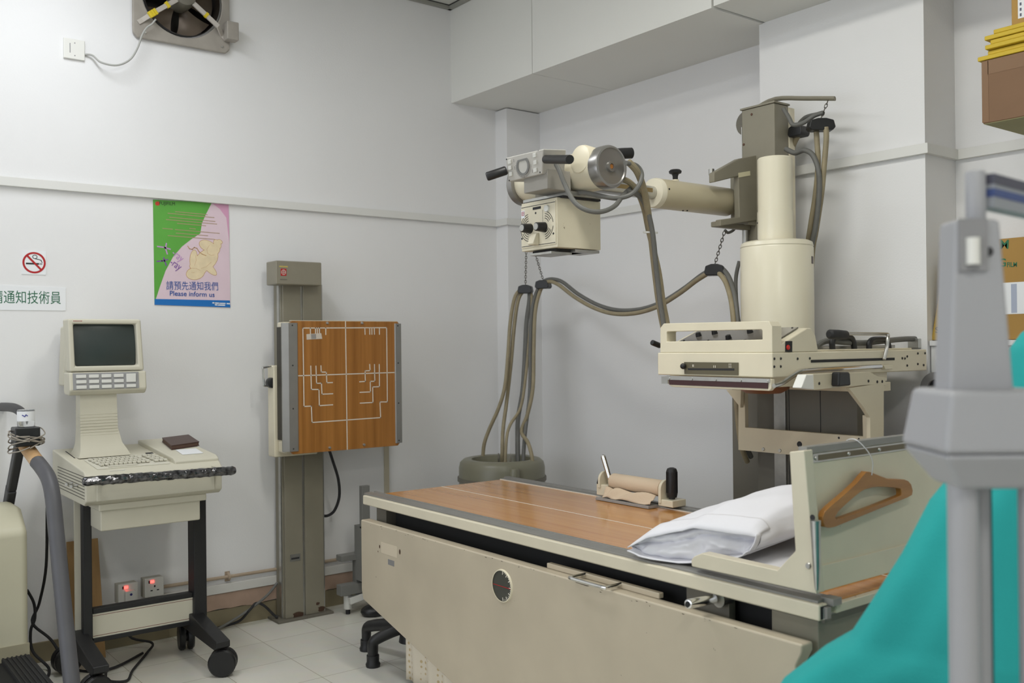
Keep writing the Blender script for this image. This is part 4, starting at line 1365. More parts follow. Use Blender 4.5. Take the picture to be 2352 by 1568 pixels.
# pillow, folded sheet under it
PW = mat('white_cotton', srgb(226, 226, 232), 0.85, bump=0.35, bscale=38, sheen=0.2)
TOPC = [(2.646, -1.752, 0.80), (2.707, -1.734, 0.835), (2.767, -1.717, 0.847), (2.812, -1.704, 0.853), (2.847, -1.694, 0.868), (2.925, -1.671, 0.873), (2.996, -1.65, 0.876), (3.017, -1.644, 0.87)]
BOTC = [(2.645, -1.752, 0.782), (2.682, -1.741, 0.768), (2.759, -1.719, 0.767), (2.837, -1.697, 0.772), (2.90, -1.68, 0.790), (2.96, -1.662, 0.804), (2.985, -1.656, 0.810), (2.998, -1.652, 0.822)]
def curve(C_, u):
    f = u * (len(C_) - 1)
    i = min(int(f), len(C_) - 2)
    return Vector(C_[i]).lerp(Vector(C_[i + 1]), f - i)
def pil(u, v, side):
    wr = 0.012 * noise.noise(Vector((u * 4, v * 4, 3.0))) + 0.006 * noise.noise(Vector((u * 11, v * 8, 8.0)))
    eu = max(1 - abs(2 * u - 1) ** 2.4, 0) ** 0.6
    ev = max(math.sin(math.pi * min(v * 0.93 + 0.0, 1)), 0) ** 0.55
    if side > 0:
        base = curve(TOPC, u).lerp(Vector((2.70 + 0.43 * u, -1.10 + 0.05 * u, 0.80 + 0.16 * u)), v)
        return base + Vector((-0.012, 0, 1)) * (0.078 * eu * ev + wr * ev)
    base = curve(BOTC, u).lerp(Vector((2.70 + 0.43 * u, -1.10 + 0.05 * u, 0.785 + 0.14 * u)), v)
    return base
NU, NV = 34, 40
pt = MB(PW)
pt.grid(lambda u, v: pil(u, v, 1), NU, NV)
pt.grid(lambda u, v: pil(u, v, -1), NU, NV)
pt.grid(lambda u, v: pil(1, u, -1).lerp(pil(1, u, 1), v) + Vector((0.012, -0.004, 0)) * math.sin(math.pi * v) + Vector((0.004 * math.sin(u * 40) * math.sin(math.pi * v), 0, 0)), NV, 6)
pt.grid(lambda u, v: pil(0, u, -1).lerp(pil(0, u, 1), v) + Vector((-0.01, 0, 0)) * math.sin(math.pi * v), NV, 6)
pt.grid(lambda u, v: pil(u, 1, -1).lerp(pil(u, 1, 1), v), NU, 4)
# stuffed end seen inside the open case
def endcap(u, v):
    p = pil(u, 0, -1).lerp(pil(u, 0, 1), v)
    w = 0.016 * noise.noise(Vector((u * 7, v * 2.4, 2.0))) + 0.008 * noise.noise(Vector((u * 17, v * 6, 5.0))) + 0.022 * math.sin(math.pi * v) ** 0.6 * math.sin(math.pi * min(1, u * 1.1)) - 0.014 * math.exp(-((v - 0.66 + 0.1 * math.sin(u * 9)) / 0.07) ** 2)
    return p + Vector((0, 0.006 - w, 0))
pt.grid(endcap, 60, 18)
po_ = thing('pillow', 'plump white pillow in a cotton case propped on the table against the footboard', 'pillow', (2.9, -1.4, 0.76))
pb = pt.build('pillow_body', po_, smooth=70, recalc=False)
wd = pb.modifiers.new('weld', 'WELD')
wd.merge_threshold = 0.0015
fl = MB(PW)
def hem(u, v):
    p = pil(u, 0.0, 1)
    drop = 0.010 + 0.006 * math.sin(u * 9 + 1) + 0.016 * max(0, math.sin((u - 0.05) * math.pi * 1.6)) 
    return p + Vector((0, 0.05 * (1 - v) - 0.022 * v, (0.018 * (1 - v) if v < 1 else 0) - drop * v * v + 0.004))
fl.grid(lambda u, v: (pil(u, 0.05 * (1 - v), 1) + Vector((0, -0.024 * v * v, 0.003 - (0.008 + 0.007 * math.sin(u * 8 + 1)) * v * v))), 44, 6)
def hem2(u, v):
    p = pil(u, 0.0, -1) + Vector((0, -0.026 * v + 0.01 * (1 - v), 0.001 - 0.004 * v + 0.003 * math.sin(u * 15) * v))
    p.z = max(p.z, 0.7645)
    return p
fl.grid(hem2, 44, 5)
fl.grid(lambda u, v: pil(1, 0, -1).lerp(pil(1, 0, 1), v) + Vector((0.006 * math.sin(math.pi * v), -0.024 * u, 0)), 4, 8)
flo = fl.build('pillowcase_hem', po_, smooth=80, recalc=False)
sm = flo.modifiers.new('solid', 'SOLIDIFY')
sm.thickness = 0.003
sh = MB(PW)
def she(u, v):
    x = 2.76 + 0.42 * u
    y = -1.68 + 0.60 * v
    return Vector((x, y, 0.762 + 0.052 * u ** 0.7 * max(math.sin(math.pi * v), 0) ** 0.25 * max(0.0, 1 - u ** 8) + 0.004 * noise.noise(Vector((u * 6, v * 6, 1)))))
vs, fs_ = [], []
for j in range(25):
    for i in range(25):
        vs.append(she(i / 24, j / 24))
n0 = len(vs)
for j in range(25):
    for i in range(25):
        p = she(i / 24, j / 24)
        vs.append((p[0], p[1], 0.7605))
for j in range(24):
    for i in range(24):
        a = j * 25 + i
        fs_.append((a, a + 1, a + 26, a + 25))
        fs_.append((n0 + a, n0 + a + 25, n0 + a + 26, n0 + a + 1))
for i in range(24):
    for (a, b) in ((i, i + 1), (600 + i + 1, 600 + i), ((i + 1) * 25, i * 25), (i * 25 + 24, (i + 1) * 25 + 24)):
        fs_.append((a, n0 + a, n0 + b, b))
sh.add(vs, fs_)
tag(sh.build('folded_sheet', smooth=60), 'flat white folded sheet lying under the pillow beside the footboard', 'sheet')

# compression band on the far rail
cbn = thing('compression_band', 'beige cloth compression band roller with black grip and chrome lever on the far table rail', 'band', (1.9, -1.02, 0.76))
ZT = 0.7605
RX0, RX1, RY, RZ = 1.808, 2.083, -1.03, 0.822
c = MB(CREAM)
c.box(RX0 - 0.075, RX0 - 0.008, -1.055, -0.99, ZT, ZT + 0.045)
c.prism([(RX0 - 0.06, RY + 0.032 * math.cos(a), max(RZ + 0.036 * math.sin(a), ZT + 0.03)) for a in [k * math.pi / 12 for k in range(13)]] + [(RX0 - 0.06, RY - 0.032, ZT + 0.03), (RX0 - 0.06, RY + 0.032, ZT + 0.03)], (0.012, 0, 0))
c.build('left_bracket', cbn, bevel=0.003)
c = MB(CREAM)
c.box(RX1 + 0.0, RX1 + 0.075, -1.06, -0.985, ZT, ZT + 0.026)
c.prism([(RX1 + 0.004, RY + 0.034 * math.cos(a), RZ + 0.036 * math.sin(a)) for a in [k * math.pi / 12 for k in range(13)]] + [(RX1 + 0.004, RY - 0.034, ZT + 0.01), (RX1 + 0.004, RY + 0.034, ZT + 0.01)], (0.014, 0, 0))
c.build('right_bracket', cbn, bevel=0.003)
BC = mat('beige_band_cloth', srgb(210, 190, 164), 0.8, bump=0.3, bscale=120)
c = MB(BC)
c.rcyl((RX0, RY, RZ), (RX1, RY, RZ), 0.032, 0.004, 32)
c.build('band_roll', cbn)
c = MB(BC)
def bun(u, v):
    x = RX0 + 0.0 + (RX1 - RX0 - 0.01) * u
    y = RY - 0.028 - 0.035 * v
    z = ZT + 0.030 * (1 - v) + 0.003 + 0.011 * math.sin(u * 17 + v * 5 + 2 * math.sin(u * 5)) * (0.3 + 0.7 * math.sin(v * math.pi)) + 0.012 * math.sin(v * math.pi)
    return Vector((x, y, max(z, ZT + 0.001)))
c.grid(bun, 50, 12)
bo_ = c.build('loose_band', cbn, smooth=80, recalc=False)
q = bo_.modifiers.new('solid', 'SOLIDIFY')
q.thickness = 0.002
c = MB(mat('grey_felt_strip', srgb(150, 146, 142), 0.8, bump=0.5, bscale=200))
c.box(RX0 - 0.03, RX1 - 0.01, RY - 0.072, RY - 0.02, 0.7505, 0.7605)
c.build('felt_strip', cbn, bevel=0.001)
c = MB(BLACK)
gx = RX1 + 0.04
c.lathe((gx, -1.025, ZT + 0.026), (0, 0, 1), [(0, 0.012), (0.006, 0.012), (0.007, 0.018), (0.02, 0.021), (0.108, 0.0205), (0.116, 0.017), (0.12, 0.008)], 24)
for k in range(24):
    a = 2 * math.pi * k / 24
    c.bar((gx + 0.021 * math.cos(a), -1.025 + 0.021 * math.sin(a), ZT + 0.05), (gx + 0.0208 * math.cos(a), -1.025 + 0.0208 * math.sin(a), ZT + 0.13), 0.002, 0.002, (math.cos(a), math.sin(a), 0))
c.build('black_grip', cbn)
c = MB(CHROME)
a, b = (1.796, -1.04, 0.8346), (1.761, -1.04, 0.9165)
c.tube([a, b], lambda t: 0.010 + 0.001 * t, 12, smooth=False)
c.ball(b, 0.011, 12)
c.ball(a, 0.011, 12)
c.build('chrome_lever', cbn)
c = MB(BLACK)
c.lathe((RX0 - 0.06, RY, RZ - 0.012), (-1, 0, 0), [(0, 0.022), (0.004, 0.026), (0.012, 0.026), (0.018, 0.018)], 8)
c.build('tension_knob', cbn, smooth=15)

# ------------------------------------------------------------------ column with x-ray tube arm
st = thing('xray_tube_stand', 'grey column stand carrying a cream x-ray tube head on a horizontal arm over the table', 'x-ray tube', (2.1, -0.42, 0))
c = MB(TAUPE)
c.box(2.017, 2.185, -0.455, -0.36, 0.0, 2.366)
c.box(2.0, 2.2, -0.46, -0.34, 0.0, 0.02)
co_ = c.build('column', st, bevel=0.004)
c = MB(TAUPE).box(2.012, 2.189, -0.46, -0.355, 2.366, 2.374)
c.use(mat('rust_screw', srgb(90, 60, 45), 0.6))
for z in (2.34, 2.22):
    c.lathe((2.07 if z > 2.3 else 2.027, -0.4555, z), (0, -1, 0), [(0, 0.006), (0.002, 0.005)], 10)
c.build('column_cap', st, bevel=0.001)
c = MB(CREAM).box(2.15, 2.187, -0.36, -0.32, 1.4, 2.36)
c.build('side_cover', st, bevel=0.002)
c = MB(STEEL)
c.cyl((2.045, -0.475, 1.3), (2.045, -0.475, 2.0), 0.013)
c.cyl((2.005, -0.44, 1.95), (2.005, -0.44, 2.30), 0.0025, n=8)
c.build('chrome_guide', st)
c = MB(DTAUPE)
q = (1.971, -0.4, 2.325)
c.lathe((q[0] + 0.025, -0.405, q[2]), (0, 1, 0), [(0, 0.05), (0.004, 0.053), (0.012, 0.046), (0.02, 0.053), (0.024, 0.05)], 32)
c.build('pulley', st)
br_a, br_b = (2.088, -0.38, 2.402), (2.433, -0.4, 2.339)
c = MB(TAUPE)
c.tube([(2.05, -0.40, 2.377), (2.152, -0.4, 2.396), (2.297, -0.4, 2.368), br_b], 0.0065, 10, sub=4, flat=1.6)
c.build('cable_bar', st)
# U bracket riding on the column
SX = 2.0
c = MB(TAUPE)
bq = [(2.05, -0.4215, 2.173), (2.05, -0.5659, 2.138), (2.05, -0.7231, 2.064), (2.05, -0.7237, 2.025), (2.05, -0.5703, 2.065), (2.05, -0.5669, 1.897), (2.05, -0.6864, 1.878), (2.05, -0.6869, 1.851), (2.05, -0.4231, 1.896)]
# profile in the Y-Z plane, swept across X
c.prism([(2.062, p[1], p[2]) for p in bq], (0.028, 0, 0))
c.box(2.035, 2.062, bq[6][1] + 0.003, -0.46, bq[7][2] + 0.001, bq[6][2] - 0.004)
c.build('bracket', st, bevel=0.004)
c = MB(TAUPE)
c.box(1.99, 2.085, -0.50, -0.457, 1.87, 2.10)
c.use(mat('label_yellow', srgb(190, 172, 96), 0.6))
a = (2.091, -0.5368, 2.074)
c.build('bracket_back', st)
lbq = MB(mat('cream_label', srgb(220, 214, 180), 0.6))
lbq.prism([(2.091, -0.5738, 2.078), (2.091, -0.4974, 2.094), (2.091, -0.4958, 2.075), (2.091, -0.5722, 2.059)], (0.0006, 0, 0))
lbq.build('caution_label', st)
c = MB(STEEL)
for p in [(2, -0.3963, 2.182), (2, -0.6335, 2.097)]:
    c.cyl((2.0, p[1], p[2] - 0.02), (2.0, p[1], p[2] + 0.004), 0.012)
c.build('bracket_bolt', st)
a, b = (2, -0.9818, 1.968), (2, -0.5188, 1.975)
AZ = (a[2] + b[2]) / 2
c = MB(mat('arm_cream', srgb(200, 190, 162), 0.35, var=0.04))
c.lathe((SX, a[1], AZ), (0, 1, 0), [(0, 0.024), (0, 0.052), (0.004, 0.058), (0.02, 0.059), (b[1] - a[1] - 0.02, 0.059), (b[1] - a[1], 0.05)], 36)
c.use(INK)
for (dy, dz) in ((0.03, 0.01), (0.16, -0.058), (0.18, -0.057)):
    c.ball((SX + math.sqrt(max(0.059 ** 2 - dz * dz, 0.0001)), a[1] + dy, AZ + dz), 0.004, 8)
c.build('arm_sleeve', st, smooth=40)
c = MB(mat('collar_cream', srgb(232, 226, 206), 0.4))
c.lathe((SX, a[1] - 0.004, AZ), (0, 1, 0), [(0, 0.026), (0, 0.056), (0.012, 0.0595), (0.024, 0.0595)], 36)
c.build('sleeve_collar', st)
q = (2, -0.8531, 2.049)
c = MB(BLACK)
c.lathe((SX, q[1], AZ + 0.058), (0, 0, 1), [(0, 0.01), (0.02, 0.011), (0.028, 0.014), (0.032, 0.024), (0.040, 0.026), (0.046, 0.020), (0.047, 0.008)], 20)
c.use(CREAM)
c.lathe((SX, q[1], AZ + 0.05), (0, 0, 1), [(0, 0.016), (0.014, 0.014)], 16)
c.build('lock_knob', st)
c = MB(STEEL)
c.cyl((SX, -1.36, AZ), (SX, a[1] + 0.02, AZ), 0.026)
c.use(mat('gold_strip', srgb(150, 130, 90), 0.4, 0.6))
c.box(SX + 0.012, SX + 0.0275, -1.30, a[1] - 0.03, AZ - 0.004, AZ + 0.012)
c.build('arm_tube', st)
# tube head
TYC, TZC = -1.39, 2.003
hd_ = MB(CREAM)
hd_.lathe((1.70, TYC, TZC), (1, 0, 0), [(0, 0.055), (0.01, 0.062), (0.06, 0.0735), (0.15, 0.0735), (0.16, 0.068), (0.26, 0.068), (0.27, 0.0745), (0.47, 0.0745)], 40)
hd_.cyl((2.0, TYC, TZC), (2.0, TYC + 0.11, TZC - 0.01), 0.055, 0.045)
hd = hd_.build('tube_housing', st, bevel=0.002)
c = MB(CREAM)
q = (2.096, -1.455, 2.068)
c.lathe((q[0] + 0.01, -1.40, TZC + 0.026), (0, -0.97, 0.1), [(0, 0.053), (0.050, 0.053), (0.062, 0.049), (0.066, 0.036)], 36)
c.build('port_cover', hd, smooth=50)
c = MB(mat('cap_silver', srgb(150, 148, 145), 0.3, 0.7))
c.lathe((2.15, TYC, TZC), (1, 0, 0), [(0, 0.0745), (0.002, 0.0765), (0.036, 0.0765), (0.044, 0.073), (0.046, 0.066), (0.042, 0.062), (0.038, 0.02), (0.046, 0.018), (0.046, 0.010), (0.040, 0.009)], 44)
c.use(mat('amber_plug', srgb(170, 110, 50), 0.4))
c.lathe((2.19, TYC, TZC), (1, 0, 0), [(0, 0.009), (0.003, 0.008)], 14)
c.build('end_cap', hd, smooth=30)
c = MB(mat('cap_silver', srgb(150, 148, 145), 0.3, 0.7))
c.lathe((1.715, TYC, TZC), (-1, 0, 0), [(0, 0.060), (0, 0.078), (0.03, 0.078), (0.042, 0.066), (0.044, 0.03)], 44)
c.build('end_cap', hd, smooth=30)
c = MB(STEEL)
c.box(1.79, 2.06, -1.47, -1.31, 1.912, 1.928)
c.use(INK)
c.box(1.81, 2.04, -1.485, -1.30, 1.906, 1.914)
c.use(DTAUPE)
c.box(1.84, 2.03, -1.45, -1.33, 1.926, 1.95)
c.build('swivel_plate', st, bevel=0.002)
# control box with two grips
bxf = [(1.88, -1.62, 2.058), (2.096, -1.62, 2.054), (2.045, -1.585, 1.979), (1.849, -1.585, 1.978)]
CBM = mat('control_grey', srgb(196, 193, 186), 0.45)
c = MB(CBM)
c.prism(bxf, (0.0, 0.105, 0.01))
cbx = c.build('control_box', st, bevel=0.004)
c = MB(mat('control_side', srgb(150, 146, 138), 0.5))
a_ = (1.922, -1.56, 1.959)
b_ = (2.026, -1.56, 1.944)
c.box(a_[0], b_[0] + 0.03, -1.57, -1.46, (1.939, -1.57, 1.927)[2], bxf[3][2] + 0.02)
c.build('box_neck', st, bevel=0.003)
# face detail
F0, FU, FV = Vector(bxf[3]), Vector(bxf[2]) - Vector(bxf[3]), Vector(bxf[0]) - Vector(bxf[3])
fn = FU.cross(FV).normalized()
if fn.y > 0:
    fn = -fn
def fp_(u, v, d=0.0):
    return F0 + FU * u + FV * v + fn * d
for (u, v) in ((0.13, 0.80), (0.12, 0.56), (0.12, 0.30), (0.86, 0.80), (0.86, 0.52), (0.84, 0.22)):
    pts = [fp_(u - 0.045, v - 0.08, 0), fp_(u + 0.045, v - 0.08, 0), fp_(u + 0.045, v + 0.08, 0), fp_(u - 0.045, v + 0.08, 0)]
    c = MB(WPLAST)
    c.prism(pts, fn * 0.006)
    c.build('push_button', cbx, bevel=0.001, seg=1)
c = MB(mat('dial_grey', srgb(140, 140, 138), 0.4, 0.3))
def dia(r, d):
    pts = []
    for k in range(30):
        a = 2 * math.pi * k / 30
        pts.append(fp_(0.5, 0.5, d) + FU.normalized() * (r * math.cos(a)) + FV.normalized() * min(r * math.sin(a), r * 0.72))
    return pts
c.ringprism(dia(0.036, 0.001), dia(0.027, 0.001), fn * 0.004)
c.use(mat('dial_face', srgb(205, 203, 196), 0.4))
c.prism(dia(0.027, 0.0), fn * 0.002)
c.use(INK)
for k in range(28):
    a = math.pi * (0.95 + 1.1 * k / 27)
    p0 = fp_(0.5, 0.5, 0.0008) + (FU.normalized() * math.cos(a) + FV.normalized() * math.sin(a)) * 0.040
    p1 = fp_(0.5, 0.5, 0.0008) + (FU.normalized() * math.cos(a) + FV.normalized() * math.sin(a)) * 0.045
    c.line([p0, p1], 0.0009, fn, 0.0004)
c.build('dial', cbx)
c = MB(INK)
for (u, v) in ((0.03, 0.93), (0.96, 0.92), (0.04, 0.05), (0.95, 0.08)):
    c.prism([fp_(u, v) + FU.normalized() * 0.003 * math.cos(k * 0.9) + FV.normalized() * 0.003 * math.sin(k * 0.9) for k in range(7)], fn * 0.001)
for k, (u, v) in enumerate(((0.24, 0.80), (0.24, 0.5), (0.75, 0.72), (0.74, 0.2))):
    c.line([fp_(u, v - 0.06, 0.0006), fp_(u, v + 0.06, 0.0006)], 0.0012, fn, 0.0003)
c.build('panel_markings', cbx)
c = MB(BLACK)
g0, g1 = (1.861, -1.6, 2.018), (1.816, -1.66, 1.994)
c.rcyl(g0, g1, 0.0165, 0.006, 20)
c.build('left_grip', st)
c = MB(BLACK)
g0, g1 = (2.085, -1.6, 2.022), (2.279, -1.66, 1.984)
c.tube([g0, (Vector(g0) + Vector(g1)) / 2, g1], 0.0155, 14, flat=0.95)
c.build('right_grip', st)
# collimator
KX0, KX1, KY0, KY1, KZ0, KZ1 = 1.818, 2.024, -1.50, -1.287, 1.728, 1.908
c = MB(CREAM)
c.box(KX0, KX1, KY0, KY1, KZ0, KZ1)
col = c.build('collimator', st, bevel=0.003)
c = MB(CREAM)
c.box(KX0 + 0.004, KX1 - 0.004, KY0 - 0.004, KY0, KZ0 + 0.012, KZ1 - 0.012)
c.use(INK)
c.box(KX0 + 0.006, KX1 - 0.006, KY0 - 0.0048, KY0 - 0.004, KZ0 + 0.016, KZ0 + 0.018)
c.box(KX0 + 0.006, KX1 - 0.006, KY0 - 0.0048, KY0 - 0.004, KZ1 - 0.018, KZ1 - 0.016)
c.box(KX0 + 0.075, KX0 + 0.12, KY0 - 0.006, KY0 - 0.004, KZ1 - 0.032, KZ1 - 0.023)
fy = KY0 - 0.0045
k1 = (1.883, -1.535, 1.816)
k2 = (1.989, -1.535, 1.816)
for (cx, cz, sg) in ((KX0 + 0.055, 1.813, -1), (KX0 + 0.135, 1.813, 1)):
    for r in (0.026, 0.034, 0.042, 0.050):
        arcs = [(cx + sg * 0.004 + sg * r * math.cos(a), fy, cz + r * math.sin(a)) for a in [math.radians(-82 + 164 * k / 18) for k in range(19)]]
        mid = 4 if r < 0.045 else 0
        c.line(arcs[:9 - mid // 2], 0.0022, (0, -1, 0), 0.0004)
        c.line(arcs[10 + mid // 2:], 0.0022, (0, -1, 0), 0.0004)
for (x, z) in ((KX0 + 0.09, KZ1 - 0.045), (KX0 + 0.008, KZ0 + 0.048), (KX1 - 0.016, KZ0 + 0.050)):
    c.lathe((x, KY0 - 0.004, z), (0, -1, 0), [(0, 0.004), (0.001, 0.004)], 10)
c.line([(KX0 + 0.13, fy, KZ1 - 0.038), (KX0 + 0.13, fy, KZ0 + 0.1)], 0.0008, (0, -1, 0), 0.0003)
c.line([(KX0 + 0.07, fy, 1.805), (KX0 + 0.12, fy, 1.805)], 0.0012, (0, -1, 0), 0.0003)
c.use(WHITE)
c.box(KX0 + 0.005, KX0 + 0.026, KY0 - 0.0048, KY0 - 0.004, KZ1 - 0.056, KZ1 - 0.028)
c.use(RED)
for (x0, x1, z0, z1) in ((0.008, 0.023, 0.032, 0.0335), (0.008, 0.023, 0.045, 0.0465), (0.008, 0.0095, 0.032, 0.0465), (0.0215, 0.023, 0.032, 0.0465), (0.0148, 0.0162, 0.032, 0.0465), (0.008, 0.023, 0.0385, 0.040)):
    c.box(KX0 + x0, KX0 + x1, KY0 - 0.0054, KY0 - 0.0048, KZ1 - z1, KZ1 - z0)
c.build('front_plate', col, smooth=30)
for (cx, cz) in ((KX0 + 0.056, 1.809), (KX0 + 0.138, 1.806)):
    c = MB(BLACK)
    c.lathe((cx, KY0 - 0.004, cz), (0, -1, 0), [(0, 0.019), (0.038, 0.0155), (0.040, 0.013)], 24)
    c.use(STEEL)
    c.lathe((cx, KY0 - 0.0438, cz), (0, -1, 0), [(0, 0.0125), (0.001, 0.012)], 24)
    c.build('aperture_knob', col, smooth=30)
c = MB(CREAM)
c.prism([(KX0 + 0.075, KY0 - 0.004, 1.79), (KX0 + 0.075, KY0 - 0.018, 1.785), (KX0 + 0.075, KY0 - 0.034, 1.75), (KX0 + 0.075, KY0 - 0.030, 1.744), (KX0 + 0.075, KY0 - 0.004, 1.744)], (0.034, 0, 0))
c.build('lamp_window_nose', col, bevel=0.003)
c = MB(WPLAST)
c.lathe((KX0 + 0.158, KY0 - 0.004, KZ1 - 0.036), (0, -1, 0), [(0, 0.013), (0.008, 0.012), (0.009, 0.009)], 18)
c.build('lamp_button', col)
c = MB(STEEL)
c.box(KX0 + 0.09, KX1 - 0.004, KY0 + 0.09, KY1 - 0.004, KZ0 - 0.012, KZ0 - 0.002)
c.use(BLACKM)
c.box(KX0 + 0.04, KX1 - 0.03, KY0 + 0.02, KY1 - 0.06, KZ0 - 0.012, KZ0 - 0.001)
c.use(STEEL)
c.box(KX0 + 0.05, KX1 - 0.035, KY0 + 0.0, KY0 + 0.10, KZ0 - 0.020, KZ0 - 0.011)
c.build('accessory_rail', col, bevel=0.001)
# its hoses
c = MB(CABLE_G)
c.tube([(2.092, -1.56, 2.007), (2.121, -1.57, 1.98), (2.139, -1.56, 1.929), (2.172, -1.55, 1.87), (2.209, -1.53, 1.838), (2.232, -1.48, 1.832), (2.217, -1.4, 1.86), (2.179, -1.32, 1.91), (2.153, -1.25, 1.948)], 0.0085)
c.build('control_hose', st)
c = MB(CABLE_G)
c.tube([(1.982, -1.42, 1.936), (2.089, -1.42, 1.921), (2.169, -1.4, 1.898), (2.194, -1.36, 1.894), (2.219, -1.32, 1.908), (2.238, -1.3, 1.939), (2.232, -1.28, 1.981), (2.226, -1.3, 2.01), (2.233, -1.36, 2.012)], 0.0085)
c.build('tube_hose', st)
c = MB(CABLE_T)
c.tube([(2.226, -1.34, 2.019), (2.226, -1.3, 1.992), (2.206, -1.25, 1.948), (2.178, -1.2, 1.885), (2.146, -1.15, 1.796), (2.118, -1.1, 1.655), (2.117, -1.08, 1.541), (2.127, -1.07, 1.455), (2.164, -1.08, 1.36)], 0.0125)
c.build('tube_hose', st)
c = MB(CABLE_T)
c.tube([(2.164, -1.33, 1.973), (2.168, -1.28, 1.962), (2.17, -1.24, 1.931), (2.145, -1.18, 1.875), (2.118, -1.13, 1.801), (2.117, -1.08, 1.656), (2.119, -1.06, 1.541), (2.13, -1.05, 1.455), (2.175, -1.08, 1.36)], 0.011)
c.build('tube_hose', st)
c = MB(CABLE_G)
c.tube([(2.177, -1.3, 1.924), (2.175, -1.25, 1.92), (2.17, -1.2, 1.886), (2.165, -1.16, 1.794), (2.146, -1.12, 1.652), (2.143, -1.1, 1.539), (2.15, -1.09, 1.454), (2.162, -1.09, 1.36)], 0.0095)
c.build('tube_hose', st)
c = MB(WPLAST)
q = (2.136, -1.14, 1.792)
c.lathe((q[0], -1.14, q[2] - 0.003), (0.1, 0, 1), [(0, 0.0275), (0.006, 0.0275)], 20)
c.build('cable_tie', st)
c = MB(BLACK)
q = (2.135, -1.27, 2.072)
c.lathe(q, (0.3, 1, 0.1), [(-0.05, 0.018), (-0.01, 0.02), (0.03, 0.02), (0.035, 0.012)], 18)
c.build('hose_socket', hd)
c = MB(CABLE_G)
c.tube([(2, -0.5519, 1.853), (2, -0.5324, 1.843), (2, -0.4954, 1.857), (2, -0.4749, 1.882)], 0.006)
c.build('bracket_cable', st)

# ------------------------------------------------------------------ fluoroscopy unit behind the table
fl_ = thing('fluoroscopy_unit', 'cream fluoroscopy spot-film unit with tall image intensifier drum on a bracket behind the table', 'fluoroscope', (2.5, -0.6, 0))
c = MB(DTAUPE)
c.box(2.21, 2.655, -0.62, -0.50, 0.0, 1.22)
c.box(2.035, 2.21, -0.56, -0.47, 0.0, 1.22)
c.use(STEEL)
c.box((2.299, -0.63, 1.099)[0], (2.352, -0.63, 1.101)[0], -0.632, -0.62, 0.02, 1.22)
c.use(INK)
c.box(2.36, 2.363, -0.621, -0.62, 0.2, 1.22)
c.box(2.50, 2.503, -0.621, -0.62, 0.2, 1.22)
c.build('tower_column', fl_, bevel=0.002)
UX0, UX1 = 2.27, 2.762
c = MB(CREAM)
c.box(UX0, UX1, -1.25, -0.33, 1.268, 1.346)
bdy = c.build('cassette_body', fl_, bevel=0.004)
c = MB(INK)
for p in [(2.762, -1.049, 1.321), (2.762, -0.5501, 1.32), (2.762, -0.5503, 1.311), (2.762, -1.049, 1.311)][:0]:
    pass
sl_ = [(2.763, -1.05, 1.32), (2.763, -0.551, 1.319), (2.763, -0.5512, 1.31), (2.763, -1.05, 1.311)]
c.prism(sl_, (0.0006, 0, 0))
for p in [(2.763, -1.241, 1.327), (2.763, -1.208, 1.327), (2.763, -1.242, 1.302), (2.763, -1.209, 1.302), (2.763, -1.121, 1.325), (2.763, -1.056, 1.325), (2.763, -0.4997, 1.316), (2.763, -0.4824, 1.315), (2.763, -0.4665, 1.322), (2.763, -0.4673, 1.289), (2.763, -0.3937, 1.332), (2.763, -0.3439, 1.332), (2.763, -0.3946, 1.293), (2.763, -0.3541, 1.288)]:
    c.lathe(p, (1, 0, 0), [(0, 0.0045), (0.0012, 0.004)], 10)
c.build('side_slot', bdy)
# upper housing: front fin with window, dipping to a sloping control panel
c = MB(CREAM)
fin_o = [(UX0 + 0.008, 1.346), (UX1 - 0.004, 1.346), (UX1 - 0.004, 1.430), (UX1 - 0.016, 1.446), (UX0 + 0.026, 1.449), (UX0 + 0.010, 1.434)]
fin_i = [(UX0 + 0.04, 1.385), (UX1 - 0.042, 1.388), (UX1 - 0.042, 1.416), (UX1 - 0.046, 1.420), (UX0 + 0.044, 1.420), (UX0 + 0.04, 1.416)]
c.ringprism([(x, -1.245, z) for x, z in fin_o], [(x, -1.245, z) for x, z in fin_i], (0, 0.05, 0))
c.build('hand_guard', fl_, bevel=0.006, seg=3)
c = MB(CREAM)
hp_ = [(-1.20, 1.346), (-1.20, 1.37), (-1.19, 1.376), (-1.06, 1.424), (-1.04, 1.424), (-1.015, 1.40), (-1.0, 1.346)]
c.prism([(UX0 + 0.01, y, z) for y, z in hp_], (UX1 - UX0 - 0.014, 0, 0))
c.build('console_hood', fl_, bevel=0.004)
c = MB(mat('smoked_panel', srgb(108, 104, 98), 0.12, spec=0.6))
c.prism([(UX0 + 0.04, -1.187, 1.3795), (UX0 + 0.04, -1.065, 1.4245), (UX0 + 0.04, -1.066, 1.428), (UX0 + 0.04, -1.188, 1.383)], (UX1 - UX0 - 0.075, 0, 0))
pl_ = c.build('control_panel', fl_)
def onp(u, v, h=0.0):
    y = -1.187 + 0.12 * v
    return Vector((UX0 + 0.05 + (UX1 - UX0 - 0.095) * u, y, 1.383 + 0.0443 * v + h))
pnrm = Vector((0, -0.347, 0.938))
for (u, v) in ((0.10, 0.45), (0.24, 0.62), (0.62, 0.65), (0.86, 0.62), (0.95, 0.35), (0.5, 0.2)):
    c = MB(BLACK)
    c.lathe(onp(u, v), pnrm, [(0, 0.011), (0.013, 0.009), (0.014, 0.006)], 16)
    c.build('panel_knob', pl_)
c = MB(INK)
for (u, v) in ((0.02, 0.1), (0.98, 0.95), (0.3, 0.1), (0.7, 0.1)):
    c.lathe(onp(u, v), pnrm, [(0, 0.004), (0.002, 0.003)], 10)
c.build('panel_screws', pl_)
c = MB(INK)
